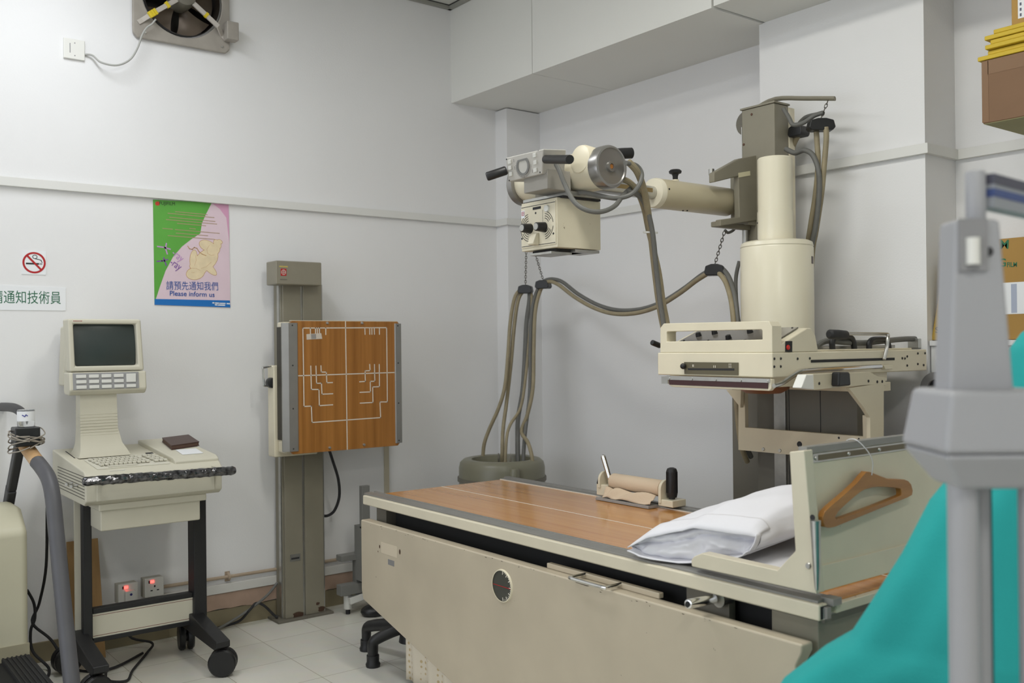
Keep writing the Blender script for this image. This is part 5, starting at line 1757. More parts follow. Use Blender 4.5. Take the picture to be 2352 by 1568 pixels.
q = [(2.759, -1.179, 1.382), (2.759, -1.143, 1.382), (2.759, -1.144, 1.347), (2.759, -1.18, 1.348)]
c.prism(q, (0.0005, 0, 0))
c.use(mat('emergency_red', srgb(196, 36, 24), 0.35))
q = (2.759, -1.167, 1.363)
c.lathe((2.7588, q[1], q[2] - 0.001), (1, 0, 0), [(0, 0.008), (0.003, 0.008), (0.005, 0.006)], 18)
c.build('red_switch', fl_)
# front slider
c = MB(mat('slider_olive', srgb(96, 90, 70), 0.4))
c.prism([(2.398, -1.251, 1.314), (2.63, -1.251, 1.314), (2.629, -1.251, 1.273), (2.399, -1.251, 1.273)], (0, -0.003, 0))
c.use(INK)
c.prism([(2.414, -1.254, 1.293), (2.615, -1.254, 1.295), (2.615, -1.254, 1.288), (2.417, -1.254, 1.287)], (0, -0.0006, 0))
c.use(STEEL)
for (u, v) in ((376, 470), (540, 480), (660, 470)):
    pass
c.use(LW)
for q in [(2.437, -1.254, 1.302), (2.441, -1.254, 1.302), (2.529, -1.254, 1.3), (2.536, -1.254, 1.3), (2.594, -1.254, 1.307), (2.601, -1.254, 1.307), (2.594, -1.254, 1.301), (2.601, -1.254, 1.301)]:
    c.box(q[0] - 0.001, q[0] + 0.001, -1.2545, -1.2538, q[2] - 0.004, q[2] + 0.004)
c.build('format_slider', fl_, bevel=0.0)
c = MB(BLACK)
q = (2.401, -1.262, 1.3)
c.ball(q, 0.0105, 14)
c.build('slider_knob', fl_)
c = MB(BLACK)
a, b = (2.217, -1.18, 1.37), (2.214, -1.22, 1.383)
c.rcyl(a, b, 0.010, 0.003, 16)
c.build('side_grip', fl_)
# compression apron under the front edge
c = MB(CREAM)
fq = [(2.326, -1.255, 1.26), (2.76, -1.255, 1.264), (2.76, -1.255, 1.233), (2.752, -1.255, 1.226), (2.343, -1.255, 1.227), (2.327, -1.255, 1.233)]
c.prism(fq, (0, 0.02, 0))
c.build('apron_frame', fl_, bevel=0.003)
c = MB(mat('maroon_leather', srgb(64, 36, 38), 0.45, bump=0.3, bscale=80))
c.prism([(2.33, -1.256, 1.252), (2.751, -1.256, 1.256), (2.749, -1.256, 1.233), (2.332, -1.256, 1.235)], (0, -0.002, 0))
c.build('leather_apron', fl_)
c = MB(STEEL)
c.prism([(2.321, -1.256, 1.266), (2.758, -1.256, 1.264), (2.757, -1.256, 1.252), (2.322, -1.256, 1.252)], (0, -0.003, 0))
for q in [(2.334, -1.259, 1.256), (2.438, -1.259, 1.257), (2.542, -1.259, 1.257), (2.645, -1.259, 1.257), (2.749, -1.259, 1.256)]:
    c.lathe(q, (0, -1, 0), [(0, 0.005), (0.003, 0.004)], 10)
c.prism([(2.269, -1.23, 1.261), (2.299, -1.23, 1.261), (2.299, -1.23, 1.236), (2.269, -1.23, 1.236)], (0, 0.03, 0))
c.build('apron_rail', fl_)
c = MB(CREAM).box(UX0 + 0.03, UX1 - 0.03, -1.22, -0.55, 1.235, 1.268)
c.use(mat('amber_cone', srgb(124, 70, 30), 0.4))
q = (2.499, -1, 1.197)
c.lathe((q[0] + 0.02, -0.98, 1.236), (0, 0, -1), [(0, 0.09), (0.02, 0.088), (0.035, 0.06), (0.037, 0.02)], 28)
c.use(BLACKM)
q = (2.427, -1.1, 1.217)
c.lathe((q[0], -1.1, 1.236), (0, 0, -1), [(0, 0.06), (0.008, 0.04)], 24)
c.build('lower_plate', fl_)
# chrome rods, handles, lever and cable on the long body
c = MB(CHROME)
c.tube([(2.775, -1.261, 1.243), (2.775, -1.221, 1.25), (2.775, -1.175, 1.267), (2.775, -1.127, 1.283), (2.775, -1.086, 1.286), (2.775, -0.9131, 1.288), (2.775, -0.66, 1.29)], 0.0075, sub=4)
c.build('chrome_rod', fl_)
c = MB(CREAM)
c.prism([(2.763, -0.6483, 1.295), (2.763, -0.5903, 1.294), (2.763, -0.5906, 1.28), (2.763, -0.6363, 1.279)], (0.016, 0, 0))
c.build('rod_end_block', fl_, bevel=0.002)
c = MB(STEEL)
lever = [(2.745, -0.8196, 1.406), (2.745, -0.7099, 1.405), (2.745, -0.5788, 1.404), (2.745, -0.5621, 1.4)] + [(2.772, -0.6075, 1.392), (2.772, -0.6149, 1.355), (2.772, -0.634, 1.314)]
c.tube(lever, 0.0062, sub=4)
c.build('lever_rod', fl_)
c = MB(RUBBER)
a, b = (2.745, -0.9217, 1.404), (2.745, -0.8153, 1.401)
c.lathe(a, Vector(b) - Vector(a), [(0, 0.010), (0.006, 0.016), (0.05, 0.0165), ((Vector(b) - Vector(a)).length - 0.01, 0.015), ((Vector(b) - Vector(a)).length, 0.008)], 18)
c.build('lever_grip', fl_)
for pts in (((1425, 340), (1424, 285), (1440, 250), (1500, 240), (1600, 242), (1632, 262), (1642, 335)), ((1712, 350), (1715, 290), (1735, 262), (1800, 257), (1870, 258), (1895, 285), (1902, 350))):
    pass
for hp2 in ([(2.67, -0.7903, 1.352), (2.67, -0.7914, 1.378), (2.67, -0.7717, 1.393), (2.67, -0.7284, 1.395), (2.67, -0.6805, 1.393), (2.67, -0.663, 1.377), (2.67, -0.6571, 1.351)],
            [(2.69, -0.5944, 1.346), (2.69, -0.5914, 1.372), (2.69, -0.5727, 1.384), (2.69, -0.5305, 1.386), (2.69, -0.4859, 1.384), (2.69, -0.4707, 1.368), (2.69, -0.4642, 1.344)]):
    c = MB(BLACK)
    pts = [Vector(p) for p in hp2]
    pts = [Vector((p[0], p[1], max(p[2], 1.346))) for p in pts]
    c.tube([pts[0] - Vector((0, 0, 0.005))] + pts + [pts[-1] - Vector((0, 0, 0.005))], 0.0105, 10, sub=3)
    c.build('carry_handle', fl_)
c = MB(CREAM)
c.box(UX0 + 0.03, UX1 - 0.05, -0.98, -0.345, 1.346, 1.352)
c.use(STEEL)
c.box(UX0 + 0.05, UX1 - 0.12, -0.95, -0.34, 1.352, 1.364)
c.build('top_cover', fl_, bevel=0.002)
c = MB(CABLE_G)
c.tube([(2.64, -0.8396, 1.363), (2.64, -0.8088, 1.376), (2.64, -0.7621, 1.382)] + [(2.66, -0.6976, 1.376), (2.66, -0.5749, 1.373), (2.66, -0.4466, 1.379), (2.66, -0.3487, 1.384), (2.66, -0.2569, 1.386), (2.66, -0.1816, 1.382), (2.66, -0.1144, 1.363), (2.66, -0.07071, 1.34), (2.66, -0.05841, 1.314), (2.66, -0.05339, 1.273), (2.66, -0.05072, 1.216)], 0.0105)
c.build('signal_hose', fl_)
c = MB(STEEL)
q = (2.66, -0.2133, 1.377)
c.box(2.64, 2.685, q[1] - 0.035, q[1] + 0.02, 1.35, q[2] + 0.01)
c.build('hose_clip', fl_, bevel=0.002)
c = MB(DTAUPE)
q = (2.7, -0.175, 1.311)
c.cyl((2.70, -0.335, q[2]), (2.70, -0.27, q[2]), 0.025)
c.build('rear_stub', fl_)
# intensifier drum
DX, DY = 2.42, -0.62
dd = (2.138, -0.62, 1.708)
de = (2.485, -0.62, 1.682)
DX = (dd[0] + de[0]) / 2
RD = 0.139
DRC = mat('drum_cream', srgb(230, 224, 202), 0.28, spec=0.5, var=0.02)
z_top, z_sh = (2.376, -0.69, 2.099)[2], (2.416, -0.75, 1.771)[2]
c = MB(DRC)
c.lathe((DX, DY, 1.364), (0, 0, 1), [(0, RD), (z_sh - 1.364 - 0.028, RD), (z_sh - 1.364 - 0.024, RD - 0.002), (z_sh - 1.364 - 0.02, RD), (z_sh - 1.364 - 0.006, RD - 0.004), (z_sh - 1.364, RD - 0.016), (z_sh - 1.364 + 0.002, 0.07)], 64)
c.build('intensifier_drum', fl_, smooth=30)
c = MB(DRC)
zz = z_top - z_sh
c.lathe((DX - 0.004, DY, z_sh), (0, 0, 1), [(0.0, 0.068), (0.004, 0.0685), (zz * 0.36, 0.0685), (zz * 0.362, 0.0665), (zz - 0.005, 0.0665), (zz, 0.062)], 48)
c.use(INK)
c.lathe((DX - 0.004, DY, z_sh - 0.001), (0, 0, 1), [(0.0, 0.071), (0.004, 0.071)], 48)
for (u, v) in ((1759, 474), (1759, 525)):
    q = (2.308, -0.68, 1.861)
    c.ball((DX - 0.004 - 0.045, DY - 0.0515, z_sh + (0.075 if v < 500 else 0.008)), 0.0035, 8)
c.build('camera_barrel', fl_, smooth=30)
c = MB(mat('label_dark', srgb(96, 84, 82), 0.5))
q = (2.494, -0.66, 1.692)
an = math.radians(18)
c.bar((DX + RD * math.cos(an), DY + RD * math.sin(an), q[2] - 0.014), (DX + RD * math.cos(an), DY + RD * math.sin(an), q[2] + 0.014), 0.02, 0.002, (math.cos(an), math.sin(an), 0))
c.build('drum_label', fl_)
# carrying bracket
BCR = mat('bracket_cream', srgb(206, 197, 172), 0.4, var=0.05)
def yq(pl, y):
    return [(p[0], y, p[2]) for p in pl]
c = MB(BCR)
c.prism([(2.235, -0.77, 0.9632), (2.238, -0.77, 1.193), (2.269, -0.77, 1.192), (2.269, -0.77, 1.052), (2.773, -0.77, 1.052), (2.8, -0.77, 1.052), (2.8, -0.77, 1.033), (2.465, -0.77, 0.9641)], (0, 0.02, 0))
c.use(INK)
for (q, r) in zip([(2.515, -0.7702, 1.006), (2.678, -0.7702, 1.041), (2.756, -0.7702, 1.042)], (0.011, 0.004, 0.004)):
    c.lathe(q, (0, -1, 0), [(0, r), (0.0008, r)], 16)
c.use(STEEL)
for q in [(2.354, -0.7702, 0.9758), (2.429, -0.7702, 0.976)]:
    c.lathe(q, (0, -1, 0), [(0, 0.007), (0.004, 0.006)], 12)
c.build('lower_crossplate', fl_, bevel=0.002)
c = MB(BCR)
rp = [(2.84, -0.875, 1.122), (2.84, -0.9475, 1.223), (2.84, -0.94, 1.227), (2.84, -0.8337, 1.275), (2.84, -0.7482, 1.255), (2.84, -0.7528, 1.036), (2.84, -0.8347, 1.042), (2.84, -0.8369, 1.12)]
rp2 = [(2.85, -0.9702, 1.228), (2.85, -0.8199, 1.236), (2.85, -0.7651, 1.239), (2.85, -0.7698, 1.021), (2.85, -0.8512, 1.027), (2.85, -0.8514, 1.126), (2.85, -0.8826, 1.157)]
c.prism([(2.835, p[1], p[2]) for p in rp2], (0.015, 0, 0))
c.prism([(2.771, -0.772, 1.126), (2.801, -0.772, 1.12), (2.801, -0.772, 1.035), (2.772, -0.772, 1.046)], (0, 0.02, 0))
c.use(INK)
c.build('right_cheek', fl_, bevel=0.002)
c = MB(BCR)
ap = [(2.845, -1.162, 1.278), (2.845, -0.8455, 1.276), (2.845, -0.8034, 1.261), (2.845, -0.7565, 1.255), (2.845, -0.757, 1.229), (2.845, -0.8117, 1.235), (2.845, -1.006, 1.233), (2.845, -1.159, 1.229)]
c.prism([(2.82, p[1], p[2]) for p in ap], (0.03, 0, 0))
c.use(INK)
for q in [(2.851, -1.133, 1.248), (2.85, -0.8588, 1.247), (2.85, -0.8066, 1.243), (2.85, -0.7769, 1.243)]:
    c.lathe((2.8502, q[1], q[2]), (1, 0, 0), [(0, 0.005), (0.001, 0.005)], 10)
c.build('side_arm', fl_, bevel=0.002)
c = MB(WPLAST)
q = [(2.84, -1.197, 1.278), (2.84, -1.155, 1.277), (2.84, -1.153, 1.229), (2.84, -1.225, 1.237)]
c.prism([(2.815, p[1], p[2]) for p in q], (0.034, 0, 0))
c.build('arm_end_block', fl_, bevel=0.003)
c = MB(BLACK)
q = [(2.86, -1.067, 1.283), (2.86, -1.008, 1.281), (2.86, -1.003, 1.238), (2.86, -1.072, 1.237)]
c.prism([(2.85, p[1], p[2]) for p in q], (0.03, 0, 0))
c.build('arm_knob', fl_, bevel=0.006)
c = MB(BCR)
c.box(2.20, 2.80, -0.78, -0.64, 1.205, 1.236)
c.prism([(2.202, -0.8, 1.196), (2.275, -0.8, 1.198), (2.271, -0.8, 1.129)], (0, 0.02, 0))
c.box(2.22, 2.6, -0.75, -0.615, 0.99, 1.0)
c.build('top_bridge', fl_, bevel=0.002)

# ------------------------------------------------------------------ transformer tank in the corner with its hoses
tk_ = thing('transformer_tank', 'round olive-grey high-tension transformer tank with cables entering its top in the corner', 'tank', (0.46, -0.58, 0))
TKM = mat('tank_olive', srgb(128, 126, 108), 0.35, var=0.05)
TZ = (0.4894, -0.58, 0.7747)[2] - 0.012
c = MB(TKM)
c.lathe((0.46, -0.58, 0.0), (0, 0, 1), [(0, 0.22), (0.02, 0.235), (TZ - 0.05, 0.235), (TZ - 0.02, 0.228), (TZ - 0.004, 0.21), (TZ, 0.19), (TZ - 0.004, 0.165), (TZ - 0.045, 0.16), (TZ - 0.05, 0.02)], 48)
c.build('tank_body', tk_, smooth=40)
c = MB(TKM)
c.rcyl((0.675, -0.66, TZ - 0.16), (0.675, -0.66, TZ - 0.03), 0.028, 0.012)
c.build('oil_filler', tk_)
c = MB(DTAUPE)
c.lathe((0.46, -0.58, TZ - 0.12), (0, 0, 1), [(0, 0.236), (0, 0.243), (0.02, 0.243), (0.02, 0.236)], 48, cap=False)
c.box(0.67, 0.77, -0.68, -0.58, TZ - 0.17, TZ - 0.155)
c.build('clamp_band', tk_)
c = MB(DTAUPE)
for (px) in ((0.4575, -0.6, 0.8139), (0.6012, -0.63, 0.7929)):
    ps = [(px[0] + 0.02 * math.cos(a) * 0.8, px[1] - 0.02 * math.cos(a) * 0.6, TZ + 0.0 + 0.022 * math.sin(a)) for a in [2 * math.pi * k / 12 for k in range(13)]]
    c.tube(ps, 0.005, 8, sub=2)
c.build('lifting_eye', tk_)

def chain(name, a, b, label):
    a, b = Vector(a), Vector(b)
    n = max(4, int((b - a).length / 0.014))
    d = (b - a).normalized()
    s1 = d.orthogonal().normalized()
    s2 = d.cross(s1)
    m_ = MB(mat('chain_steel', srgb(96, 92, 84), 0.4, 0.8))
    for k in range(n):
        c_ = a.lerp(b, (k + 0.5) / n)
        s_ = s1 if k % 2 else s2
        ps = [c_ + d * (0.0105 * math.cos(t)) + s_ * (0.0055 * math.sin(t)) for t in [2 * math.pi * j / 8 for j in range(9)]]
        m_.tube(ps, 0.0017, 5, smooth=False)
    return tag(m_.build(name), label, 'chain', 'cable support chains')
HY1 = -0.30
h1 = (0.3821, -0.34, 1.694)
h2 = (0.4933, -0.3, 1.716)
h3 = (1.984, -0.6, 1.684)
def clamp(name, c_, dx, dy, label, rot=0.0):
    m_ = MB(BLACK)
    c_ = Vector(c_)
    e = Vector((math.cos(rot), math.sin(rot), 0))
    f = Vector((-math.sin(rot), math.cos(rot), 0))
    pts = [(-dx, -0.012), (-dx * 0.86, 0.016), (-dx * 0.3, 0.024), (dx * 0.3, 0.024), (dx * 0.86, 0.016), (dx, -0.012), (dx * 0.8, -0.024), (-dx * 0.8, -0.024)]
    m_.prism([c_ + e * u - f * dy + Vector((0, 0, v)) for u, v in pts], f * 2 * dy)
    return tag(m_.build(name, bevel=0.004), label, 'cable clamp', 'black rubber cable clamps')
clamp('cable_clamp', h1, 0.042, 0.03, 'black cable clamp hanging on the left chain above the tank', 0.7)
clamp('cable_clamp', h2, 0.042, 0.03, 'black cable clamp on the slanting chain where the cables swing right', 0.5)
clamp('cable_clamp', h3, 0.042, 0.03, 'black cable clamp on the chain under the arm bracket', 0.6)
w1 = (0.3603, -0.3, 1.956)
w2 = (0.4107, -0.28, 1.952)
HKZ = (0.4673, -0.3, 2.008)[2]
hk_ = MB(STEEL)
hk_.tube([(w1[0], -0.0, HKZ), (w1[0], -0.15, HKZ), (w1[0], -0.31, HKZ), (w1[0], -0.318, HKZ + 0.012)], 0.005)
hk_.box(w1[0] - 0.02, w1[0] + 0.02, -0.006, 0.0, HKZ - 0.03, HKZ + 0.03)
tag(hk_.build('wall_hook'), 'steel wall hook behind the collimator holding the two cable chains', 'hook')
chain('support_chain', (h1[0], h1[1], h1[2] + 0.022), (w1[0], -0.31, HKZ), 'steel chain dropping straight down to the left cable clamp')
chain('support_chain', (h2[0], h2[1], h2[2] + 0.022), (w1[0] + 0.004, -0.29, HKZ), 'steel chain slanting down to the second cable clamp')
chain('support_chain', (h3[0], h3[1], h3[2] + 0.022), (2.054, -0.62, 1.836), 'steel chain hanging from the arm bracket to the right cable clamp')

def hose(label, pts, r, m_, name='high_tension_cable', group='high-tension cables'):
    return tag(MB(m_).tube(pts, r, 12).build(name), label, 'cable', group)
hose('tan cable dropping from the left clamp to the left edge of the tank', [(0.4017, -0.34, 1.683), (0.3634, -0.36, 1.69), (0.3447, -0.39, 1.643), (0.3408, -0.42, 1.506), (0.3697, -0.46, 1.334), (0.3908, -0.5, 1.153), (0.3721, -0.53, 1.032), (0.3207, -0.56, 0.9096), (0.2971, -0.58, 0.824), ((0.2836, -0.58, 0.7693)[0], -0.58, TZ - 0.02), ((0.2836, -0.58, 0.7693)[0] + 0.0, -0.58, TZ - 0.045)], 0.0105, CABLE_T)
hose('tan cable from the left clamp to the middle of the tank', [(0.3971, -0.33, 1.679), (0.366, -0.34, 1.685), (0.3511, -0.37, 1.63), (0.3508, -0.4, 1.482), (0.371, -0.44, 1.285), (0.3792, -0.48, 1.067), (0.3972, -0.52, 0.924), (0.4273, -0.55, 0.8365), ((0.4358, -0.56, 0.7972)[0], -0.56, TZ - 0.045)], 0.0105, CABLE_T)
hose('grey cable behind the left clamp running down to the tank', [(0.3926, -0.32, 1.684), (0.3917, -0.32, 1.63), (0.3741, -0.33, 1.494), (0.3924, -0.36, 1.284), (0.4202, -0.4, 1.114), (0.4292, -0.44, 0.9697), (0.5, -0.5, 0.8575), ((0.5246, -0.52, 0.8014)[0], -0.52, TZ - 0.045)], 0.013, CABLE_G)
hose('thin tan cable curving in front of the others into the tank', [(0.3881, -0.31, 1.685), (0.4153, -0.32, 1.629), (0.43, -0.35, 1.456), (0.4532, -0.4, 1.212), (0.4792, -0.46, 1.034), (0.4869, -0.54, 0.9426), (0.5288, -0.6, 0.8665), ((0.5423, -0.62, 0.7988)[0], -0.62, TZ - 0.045)], 0.0085, CABLE_T)
cat1 = [(0.6138, -0.3, 1.712), (0.78, -0.32, 1.632), (0.9772, -0.36, 1.565), (1.175, -0.41, 1.529), (1.386, -0.47, 1.524), (1.576, -0.52, 1.547), (1.747, -0.56, 1.598), (1.887, -0.59, 1.653), (1.979, -0.6, 1.677), (2.047, -0.62, 1.643), (2.113, -0.66, 1.567), (2.16, -0.7, 1.477), (2.183, -0.72, 1.356), (2.205, -0.74, 1.134), (2.208, -0.72, 0.9791), (2.189, -0.66, 0.904)]
hose('tan cable swagging from the corner clamp across the back wall to the tower', [(0.6556, -0.52, 0.74), (0.6418, -0.52, 0.7993), (0.6003, -0.51, 0.8537), (0.5101, -0.48, 0.9046), (0.5403, -0.46, 1.001), (0.5511, -0.43, 1.143), (0.5005, -0.38, 1.357), (0.4661, -0.34, 1.553), (0.4739, -0.31, 1.675), (0.524, -0.3, 1.727)] + cat1, 0.0105, CABLE_T)
hose('dark grey cable running alongside the tan swag on the back wall', [(0.5478, -0.5, 0.7331), (0.5402, -0.49, 0.8004), (0.5323, -0.47, 0.9173), (0.5115, -0.42, 1.117), (0.4696, -0.38, 1.358), (0.4349, -0.34, 1.554), (0.4428, -0.31, 1.672), (0.5029, -0.295, 1.738)] + [(p[0] + 0.004, p[1] + 0.018, p[2] + 0.018) for p in cat1], 0.0105, CABLE_G)
tag(MB(CABLE_G).tube([(2.032, -0.5, 1.721), (2.029, -0.52, 1.647), (2.056, -0.55, 1.536), (2.113, -0.6, 1.426)], 0.008).build('drop_cable'), 'short grey cable hanging beside the intensifier drum', 'cable')
# cables on the far side of the column
k1_ = (2.38, -0.42, 2.241)
k2_ = (2.22, -0.36, 2.256)
clamp('cable_clamp', k1_, 0.053, 0.026, 'large black cable clamp hanging on the right of the column top', 0.9)
clamp('cable_clamp', (k2_[0], -0.34, k2_[2]), 0.035, 0.03, 'black cable clamp half hidden behind the column top')
chain('support_chain', (k1_[0], k1_[1], k1_[2] + 0.022), (2.402, -0.4, 2.339), 'short steel chain holding the large clamp on the column bar')
hose('tan cable with paler left strand hanging below the large right clamp', [(2.358, -0.42, 2.237), (2.362, -0.42, 2.188), (2.366, -0.42, 2.082), (2.352, -0.42, 1.962), (2.328, -0.42, 1.843), (2.297, -0.4, 1.741), (2.286, -0.4, 1.529)], 0.011, CABLE_T)
hose('outer right tan cable hanging below the large right clamp', [(2.404, -0.42, 2.228), (2.405, -0.42, 2.18), (2.394, -0.42, 2.078), (2.379, -0.42, 1.959), (2.346, -0.41, 1.824), (2.321, -0.4, 1.739), (2.306, -0.4, 1.528)], 0.011, CABLE_T)
hose('dark grey cable arching from the column side down between the tan ones', [(2.214, -0.42, 2.174), (2.265, -0.43, 2.148), (2.318, -0.44, 2.149), (2.358, -0.44, 2.12), (2.382, -0.44, 2.052), (2.382, -0.44, 1.957), (2.365, -0.44, 1.837), (2.334, -0.43, 1.736), (2.312, -0.42, 1.528)], 0.0105, CABLE_G)
hose('dark grey cable looping from the column top to the bar end', [(2.205, -0.42, 2.341), (2.238, -0.43, 2.297), (2.258, -0.43, 2.265), (2.306, -0.43, 2.263), (2.351, -0.42, 2.284), (2.382, -0.41, 2.291), (2.339, -0.38, 2.298), (2.261, -0.35, 2.304), (2.211, -0.34, 2.278)], 0.009, CABLE_G)
hose('short tan cable below the half-hidden clamp behind the column', [(k2_[0], -0.335, k2_[2] - 0.01), (2.178, -0.32, 2.205), (2.145, -0.3, 2.129), (2.126, -0.29, 1.947)], 0.011, CABLE_T)

# ------------------------------------------------------------------ stool under the table end
so_cp = (1.076, -1.545, 0.16)
so_c = (so_cp[0], so_cp[1])
sto = thing('swivel_stool', 'black five-footed swivel stool base showing under the corner of the x-ray table', 'stool', (so_c[0], so_c[1], 0))
SBL = mat('stool_black', (0.016, 0.016, 0.017), 0.42)
tips = [(0.7832, -1.604, 0), (0.9945, -1.69, 2.22e-16)]
a0 = math.atan2(tips[0][1] - so_c[1], tips[0][0] - so_c[0])
a1 = math.atan2(tips[1][1] - so_c[1], tips[1][0] - so_c[0])
rr0 = [math.hypot(t[0] - so_c[0], t[1] - so_c[1]) for t in tips]
for k in range(5):
    an = a0 + (0 if k == 0 else 2 * math.pi * k / 5)
    ln_ = 0.36
    if k == 0:
        ln_ = rr0[0]
    if k == 1:
        an, ln_ = a1, rr0[1]
    if k >= 2:
        ln_ = 0.12
    c_, s_ = math.cos(an), math.sin(an)
    m_ = MB(SBL)
    m_.tube([(so_c[0] + 0.02 * c_, so_c[1] + 0.02 * s_, 0.165), (so_c[0] + 0.5 * ln_ * c_, so_c[1] + 0.5 * ln_ * s_, 0.145), (so_c[0] + 0.88 * ln_ * c_, so_c[1] + 0.88 * ln_ * s_, 0.118), (so_c[0] + 0.985 * ln_ * c_, so_c[1] + 0.985 * ln_ * s_, 0.102), (so_c[0] + ln_ * c_, so_c[1] + ln_ * s_, 0.072), (so_c[0] + ln_ * c_, so_c[1] + ln_ * s_, 0.03)], lambda t: 0.030 - 0.006 * t, 14, flat=0.85)
    m_.lathe((so_c[0] + ln_ * c_, so_c[1] + ln_ * s_, 0.0), (0, 0, 1), [(0, 0.030), (0.012, 0.032), (0.022, 0.027), (0.05, 0.027)], 20)
    m_.build('leg', sto, smooth=50)
m_ = MB(SBL)
m_.cyl((so_c[0], so_c[1], 0.10), (so_c[0], so_c[1], 0.20), 0.055, 0.04)
m_.cyl((so_c[0], so_c[1], 0.2), (so_c[0], so_c[1], 0.36), 0.024)
m_.build('column', sto)
m_ = MB(mat('stool_vinyl', (0.03, 0.03, 0.032), 0.5))
m_.rcyl((so_c[0], so_c[1], 0.36), (so_c[0], so_c[1], 0.43), 0.15, 0.02, 32)
m_.build('seat', sto)

# patterned cloth behind the panel
ptm = mat('patterned_cotton', srgb(222, 212, 192), 0.85)
nt = ptm.node_tree
b_ = nt.nodes['Principled BSDF']
tc = nt.nodes.new('ShaderNodeTexCoord')
vo = nt.nodes.new('ShaderNodeTexVoronoi')
vo.inputs['Scale'].default_value = 42
vo.inputs['Randomness'].default_value = 0.25
crr = nt.nodes.new('ShaderNodeValToRGB')
crr.color_ramp.elements[0].position = 0.22
crr.color_ramp.elements[0].color = (*srgb(196, 176, 136), 1)
crr.color_ramp.elements[1].position = 0.30
crr.color_ramp.elements[1].color = (*srgb(224, 215, 197), 1)
nt.links.new(tc.outputs['Object'], vo.inputs['Vector'])
nt.links.new(vo.outputs['Distance'], crr.inputs['Fac'])
nt.links.new(crr.outputs['Color'], b_.inputs['Base Color'])
pc = MB(ptm)
PCX = (1.271, -1.705, 0.1459)[0]
def pcl(u, v):
    return Vector((PCX + (1.735 - PCX) * u, -1.705 + 0.010 * math.sin(u * 26 + 1.5 * v) + 0.012 * (1 - v), 0.02 + 0.57 * v))
pc.grid(pcl, 60, 10)
pco = pc.build('hanging_cloth', smooth=80, recalc=False)
q = pco.modifiers.new('solid', 'SOLIDIFY')
q.thickness = 0.003
tag(pco, 'cream dotted cotton cloth hanging behind the lower edge of the table side panel', 'cloth')

# ------------------------------------------------------------------ boxes and cabinet in the right alcove
SHM = mat('shelf_board', srgb(150, 148, 128), 0.6)
bq_ = (3.038, -0.45, 2.117)
SZ = bq_[2]
sh_ = thing('wall_shelf', 'grey wall shelf on brackets high on the back wall at the right edge', 'shelf', (3.6, -0.2, SZ - 0.03))
MB(SHM).box(bq_[0] + 0.16, 4.4, -0.42, 0.0, SZ - 0.028, SZ - 0.004).build('board', sh_, bevel=0.002)
for x in (3.35, 4.2):
    m_ = MB(STEEL)
    m_.bar((x, -0.003, SZ - 0.034), (x, -0.36, SZ - 0.034), 0.03, 0.01)
    m_.bar((x, -0.008, SZ - 0.25), (x, -0.008, SZ - 0.03), 0.03, 0.01, (1, 0, 0))
    m_.bar((x, -0.01, SZ - 0.22), (x, -0.3, SZ - 0.04), 0.012, 0.012)
    m_.build('bracket', sh_)
bx1 = thing('cardboard_box', 'large brown taped cardboard box high on the shelf under the yellow envelopes', 'box', (bq_[0] + 0.25, -0.29, SZ))
bh = (3.041, -0.45, 2.332)[2]
m_ = MB(mat('brown_cardboard_plain', srgb(126, 96, 70), 0.7, var=0.06, vscale=9))
m_.box(bq_[0], bq_[0] + 0.52, -0.45, -0.13, SZ, bh)
m_.build('carton', bx1, bevel=0.004)
MB(mat('olive_bottom', srgb(150, 146, 104), 0.7, var=0.1)).box(bq_[0] + 0.004, bq_[0] + 0.516, -0.447, -0.133, SZ - 0.0015, SZ + 0.001).build('bottom_flaps', bx1)
m_ = MB(mat('packing_tape', srgb(136, 106, 80), 0.15, coat=0.6))
m_.box(bq_[0] - 0.0006, bq_[0] + 0.022, -0.4508, -0.4495, SZ + 0.004, bh - 0.004)
m_.box(bq_[0] + 0.02, bq_[0] + 0.52, -0.4508, -0.4495, bh - 0.05, bh - 0.003)
m_.build('tape', bx1)
YF = mat('yellow_card', srgb(206, 176, 46), 0.6, var=0.06, vscale=20)
z = bh + 0.001
offs = [(-0.014, 0.0), (0.016, 0.01), (0.014, -0.005), (0.028, 0.004), (0.022, 0.0), (0.038, 0.006)]
names = ['bottom yellow envelope of the stack, jutting furthest left over the brown box', 'second yellow envelope from the bottom of the stack on the brown box', 'third yellow envelope up in the stack on the brown box', 'fourth yellow envelope up in the stack on the brown box', 'fifth yellow envelope up, jutting out just below the top one', 'top yellow envelope of the stack under the small carton']
for k, (dx, dy) in enumerate(offs):
    m_ = MB(YF)
    h = 0.0165
    if k == 4:
        dx = 0.010
    m_.box(bq_[0] + dx, bq_[0] + dx + 0.40, -0.452 + dy, -0.16, z, z + h - 0.0015)
    z += h
    tag(m_.build('yellow_envelope', bevel=0.003), names[k], 'envelope', 'yellow envelopes on the brown box')
q = (3.129, -0.43, 2.432)
b2 = thing('small_carton', 'ochre carton with a white printed label on top of the yellow envelopes', 'box', (q[0] + 0.15, -0.3, z))
m_ = MB(mat('ochre_cardboard', srgb(176, 138, 70), 0.7))
m_.box(q[0], q[0] + 0.3, -0.43, -0.2, z, z + 0.25)
m_.build('carton', b2, bevel=0.003)
m_ = MB(WHITE)
m_.box(q[0] + 0.022, q[0] + 0.2, -0.4308, -0.43, z + 0.018, z + 0.2)
m_.use(mat('label_ink', srgb(90, 92, 110), 0.6))
for k in range(7):
    m_.box(q[0] + 0.028, q[0] + 0.034, -0.4312, -0.4308, z + 0.024 + 0.018 * k, z + 0.034 + 0.018 * k)
    m_.box(q[0] + 0.044, q[0] + 0.06, -0.4312, -0.4308, z + 0.024 + 0.018 * k, z + 0.036 + 0.018 * k)
m_.build('printed_label', b2)

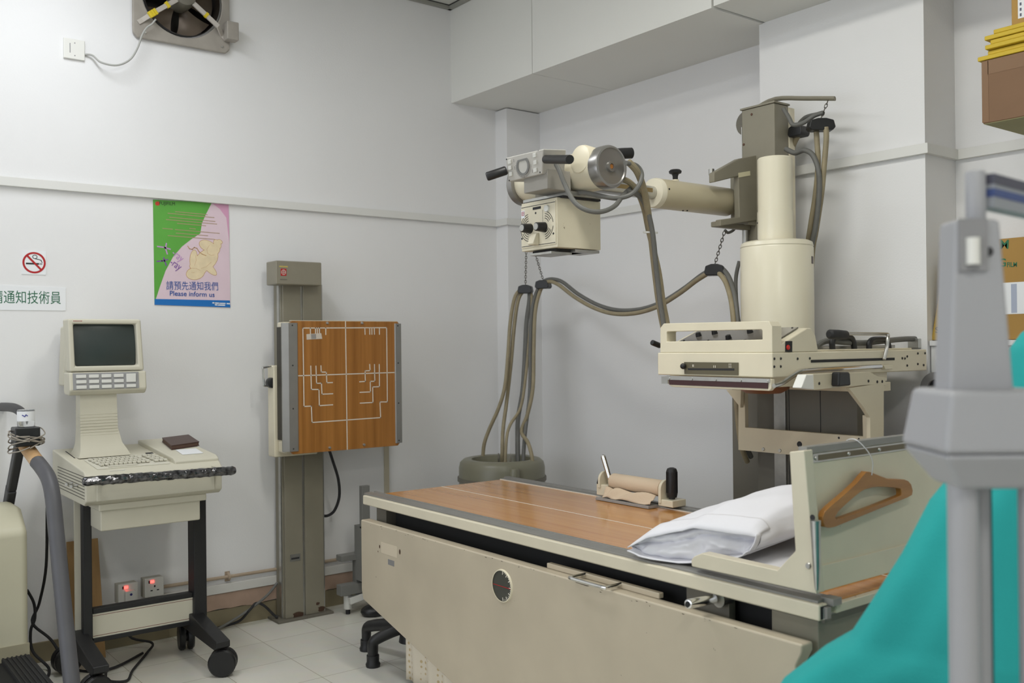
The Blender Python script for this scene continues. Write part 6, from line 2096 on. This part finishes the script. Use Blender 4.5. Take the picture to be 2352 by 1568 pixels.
cz = (2.722, -0.22, 1.378)[2]
cab = thing('white_cabinet', 'white waist-high cabinet in the alcove right of the pillar carrying film boxes', 'cabinet', (3.2, -0.12, 0))
m_ = MB(mat('cabinet_white', srgb(222, 223, 224), 0.45))
m_.box(2.715, 3.9, -0.215, -0.002, 0, cz - 0.02)
m_.build('body', cab, bevel=0.003)
m_ = MB(mat('cabinet_white', srgb(222, 223, 224), 0.45))
m_.box(2.715, 3.9, -0.225, -0.002, cz - 0.02, cz)
m_.build('top', cab, bevel=0.002)
m_ = MB(mat('cabinet_grey_ring', srgb(150, 150, 150), 0.5))
q = (2.697, -0.23, 1.195)
q = (max(q[0], 2.745), q[1], q[2])
ringp = lambda r: [(q[0] + r * math.cos(2 * math.pi * k / 32), -0.216, q[2] + r * math.sin(2 * math.pi * k / 32)) for k in range(32)]
m_.ringprism(ringp(0.065), ringp(0.035), (0, -0.02, 0))
m_.use(INK)
m_.prism(ringp(0.036), (0, -0.008, 0))
m_.build('round_vent', cab, bevel=0.003)
fm_ = mat('ochre_film_card', srgb(170, 132, 66), 0.65, var=0.05)
FGN = mat('film_green', srgb(36, 110, 74), 0.6)
yl = thing('leaning_film_box', 'slim yellow-brown film box leaning in the alcove beside the pillar', 'box', (2.76, -0.1, cz))
m_ = MB(mat('yellow_film_card', srgb(176, 146, 64), 0.65, var=0.05))
a, b = (2.706, -0.19, 1.392), (2.753, -0.19, 1.598)
m_.prism([(a[0], -0.195, cz + 0.002), (a[0] + 0.12, -0.195, cz + 0.002), (a[0] + 0.17, -0.195, cz + 0.30), (a[0] + 0.055, -0.195, cz + 0.30)], (0, 0.16, 0))
m_.build('carton', yl, bevel=0.002)
m_ = MB(INK)
m_.text('SO', (a[0] + 0.018, -0.1952, cz + 0.03), (a[0] + 0.06, -0.1952, cz + 0.03), 0.022, (0, -1, 0))
m_.build('lettering', yl)
a, b = (2.932, -0.2, 1.745), (3.054, -0.2, 1.374)
fb = thing('film_box', 'big ochre x-ray film box with green lettering standing on the white cabinet', 'box', (a[0] + 0.2, -0.1, cz))
m_ = MB(fm_)
m_.box(a[0] - 0.02, a[0] + 0.34, -0.2, -0.03, cz + 0.001, a[2])
m_.build('carton', fb, bevel=0.003)
m_ = MB(FGN)
m_.text('FILM', (2.922, -0.2003, 1.712), (3.004, -0.2003, 1.707), 0.032, (0, -1, 0), bold=0.02)
m_.build('top_lettering', fb)
m_ = MB(FGN)
m_.text('MG', (2.94, -0.2003, 1.645), (2.994, -0.2003, 1.643), 0.03, (0, -1, 0), bold=0.02)
m_.text('FILM', (2.998, -0.2003, 1.641), (3.033, -0.2003, 1.64), 0.017, (0, -1, 0), bold=0.02)
m_.build('lettering', fb)
m_ = MB(WHITE)
p0, p1 = (2.962, -0.2, 1.585), (2.976, -0.2, 1.471)
m_.box(a[0] - 0.01, a[0] + 0.3, -0.2012, -0.2, p1[2], p0[2])
m_.use(mat('label_blue_print', srgb(170, 178, 196), 0.6))
for k in range(4):
    m_.box(a[0] + 0.03 + 0.05 * k, a[0] + 0.05 + 0.05 * k, -0.2016, -0.2012, p1[2] + 0.004, p0[2] - 0.006)
m_.build('white_label', fb)
bb = MB(CARD)
q = (2.78, -0.45, 1.142)
bb.box(q[0], q[0] + 0.26, -0.47, -0.25, 0.0, q[2])
tag(bb.build('tall_carton', bevel=0.004), 'tall brown carton on the floor in front of the pillar behind the grey stand', 'box')

# ------------------------------------------------------------------ grey stand and teal drape close to the camera
ux = Vector((math.sin(YAW), -math.cos(YAW), 0))     # across the stand's front
uy = Vector((math.cos(YAW), math.sin(YAW), 0))      # away from its front
UZ = Vector((0, 0, 1))
SCX, SCY = 4.0179, -2.4869
def ob(m_, cx, cy, z0, z1, w0, w1, d0, d1, u0=0.0, u1=0.0):
    # tapered upright block: centre offset cx (sideways) cy (depth), widths at bottom and top
    vs = []
    for (z, w, d, u) in ((z0, w0, d0, u0), (z1, w1, d1, u1)):
        for (i, j) in ((-1, -1), (1, -1), (1, 1), (-1, 1)):
            p = Vector((SCX, SCY, z)) + ux * (cx + u + i * w / 2) + uy * (cy + j * d / 2)
            vs.append(p)
    return m_.add(vs, [(3, 2, 1, 0), (4, 5, 6, 7), (0, 1, 5, 4), (1, 2, 6, 5), (2, 3, 7, 6), (3, 0, 4, 7)])
ms = thing('measuring_stand', 'light grey blurred measuring stand with post, knob and three tube legs in the right foreground', 'stand', (SCX, SCY, 0))
m_ = MB(GREYP)
ob(m_, -0.0034, 0.0, 1.3118, 1.5347, 0.0387 - -0.0455, 0.0227 - -0.0353, 0.05, 0.05, 0.0, -0.0063 - -0.0034)
m_.build('post_plate', ms, bevel=0.006)
m_ = MB(mat('grey_recess', srgb(140, 140, 142), 0.5))
ob(m_, -0.0142, -0.026, 1.4681, 1.5347, 0.036, 0.036, 0.006, 0.006)
m_.use(WPLAST)
kc2 = Vector((SCX, SCY, 1.4880)) + ux * -0.0159 + uy * -0.03
m_.cyl(kc2 - UZ * 0.012, kc2 + UZ * 0.022, 0.0085)
m_.use(INK)
for (du, hz) in ((-0.0023, 1.5267), (0.0057, 1.4926)):
    k_ = Vector((SCX, SCY, hz)) + ux * du - uy * 0.0255
    m_.lathe(k_, -uy, [(0, 0.006), (0.002, 0.006)], 12)
m_.build('lock_recess', ms)
m_ = MB(GREYP)
p0 = Vector((SCX, SCY, 1.5335)) + ux * 0.0028
m_.rcyl(p0, p0 + UZ * (1.6006 - 1.5335), 0.0125, 0.004)
m_.build('top_tube', ms)
m_ = MB(mat('arm_grey', srgb(150, 154, 160), 0.5))
a_ = Vector((SCX, SCY, 1.5961)) + ux * 0.0159
dr_ = (ux * 0.74 + uy * 0.67).normalized()
hA = 1.5961 - 1.5517
m_.bar(a_ - UZ * hA / 2, a_ - UZ * hA / 2 + dr_ * 0.30, 0.022, hA)
m_.use(mat('arm_dark_band', srgb(78, 78, 92), 0.5))
m_.bar(a_ - UZ * hA * 0.16 - dr_ * 0.0005, a_ - UZ * hA * 0.16 + dr_ * 0.301, 0.0235, hA * 0.30)
m_.use(mat('arm_blue_band', srgb(62, 80, 132), 0.5))
m_.bar(a_ - UZ * hA * 0.56 - dr_ * 0.0005, a_ - UZ * hA * 0.56 + dr_ * 0.301, 0.0235, hA * 0.24)
m_.build('measuring_arm', ms)
m_ = MB(GREYP)
ob(m_, 0.0057, 0.0, 1.2379, 1.3163, 0.0819 - -0.0739, 0.0711 - -0.0591, 0.14, 0.12)
ob(m_, 0.0057, 0.0, 1.1901, 1.2379, 0.0569 - -0.0353, 0.0819 - -0.0739, 0.08, 0.14)
m_.build('hub_block', ms, bevel=0.008)
for (du, tr_, cy_) in ((-0.0233, 0.0188, -0.01), (0.0125, 0.0131, 0.02), (0.0648, 0.0154, -0.01)):
    m_ = MB(GREYP)
    p_ = Vector((SCX, SCY, 0)) + ux * du + uy * cy_
    m_.cyl((p_.x, p_.y, 0.03), (p_.x, p_.y, 1.1935), tr_, n=24)
    m_.build('leg_tube', ms)
m_ = MB(GREYP)
ob(m_, 0.0171, 0.0, 0.0, 0.035, 0.34, 0.32, 0.2, 0.18)
m_.build('base_plate', ms, bevel=0.006)
m_ = MB(BLACKM)  # dark rod drawn in place of the middle tube's shaded side
p_ = Vector((SCX, SCY, 0)) + ux * 0.0324 + uy * 0.04
m_.cyl((p_.x, p_.y, 0.03), (p_.x, p_.y, 1.1935), 0.0063, n=20)
m_.build('leg_shade_rod', ms)

# teal drape over a low rack
TEAL = mat('teal_cotton', srgb(34, 160, 158), 0.9, bump=0.4, bscale=420, var=0.06, vscale=7)
cloth = thing('teal_drape', 'teal cotton sheet draped over a rack behind the grey stand', 'cloth', (3.97, -1.82, 0))
Zs = [(1.425, 0.07), (1.409, 0.141), (1.391, 0.167), (1.364, 0.189), (1.325, 0.2), (1.286, 0.21), (1.239, 0.233), (1.192, 0.266), (1.138, 0.305), (1.092, 0.346), (0.998, 0.399), (0.897, 0.468), (0.843, 0.507), (0.812, 0.57), (0.768, 0.632), (0.712, 0.673), (0.618, 0.704), (0.509, 0.72), (0.118, 0.751), (0.004, 0.759)]      # (height, half width) of the draped sheet from its top down
axz = Vector((3.9384, -1.8214, 0))
def cloth_pt(u, v):
    f = v * (len(Zs) - 1)
    i = min(int(f), len(Zs) - 2)
    t = f - i
    z_ = Zs[i][0] * (1 - t) + Zs[i + 1][0] * t
    R_ = Zs[i][1] * (1 - t) + Zs[i + 1][1] * t
    th = 2 * math.pi * u
    fold = 1 + (0.030 * math.sin(th * 9 + v * 5) + 0.014 * math.sin(th * 17 + 2 - v * 4)) * min(1, v * 1.6) * (0.25 + 0.75 * abs(math.sin(th)))
    R_ *= 0.955
    dep = min(0.17, 0.07 + R_ * 0.2)
    p = Vector((axz.x, axz.y, z_)) + ux * (-R_ * math.cos(th) * fold) + uy * (dep * math.sin(th) * fold)
    return p
m_ = MB(TEAL)
m_.grid(cloth_pt, 120, 76, closed_u=True)
# close the top
n_ = 120
m_.f.append([k for k in range(n_)])
m_.mi.append(m_.cur)
m_.build('sheet', cloth, smooth=80)

fpd = (0.2804, -1.309, 0.02)
m_ = MB(BLACK)
m_.ball((fpd[0] + 0.02, fpd[1] + 0.02, 0.022), 0.075, 20, (0.8, 1.0, 0.45))
m_.v = [(v[0], v[1], max(v[2], 0.0)) for v in m_.v]
tag(m_.build('foot_pedal', smooth=60), 'rounded black foot pedal on the floor beside the bracket stand', 'pedal')
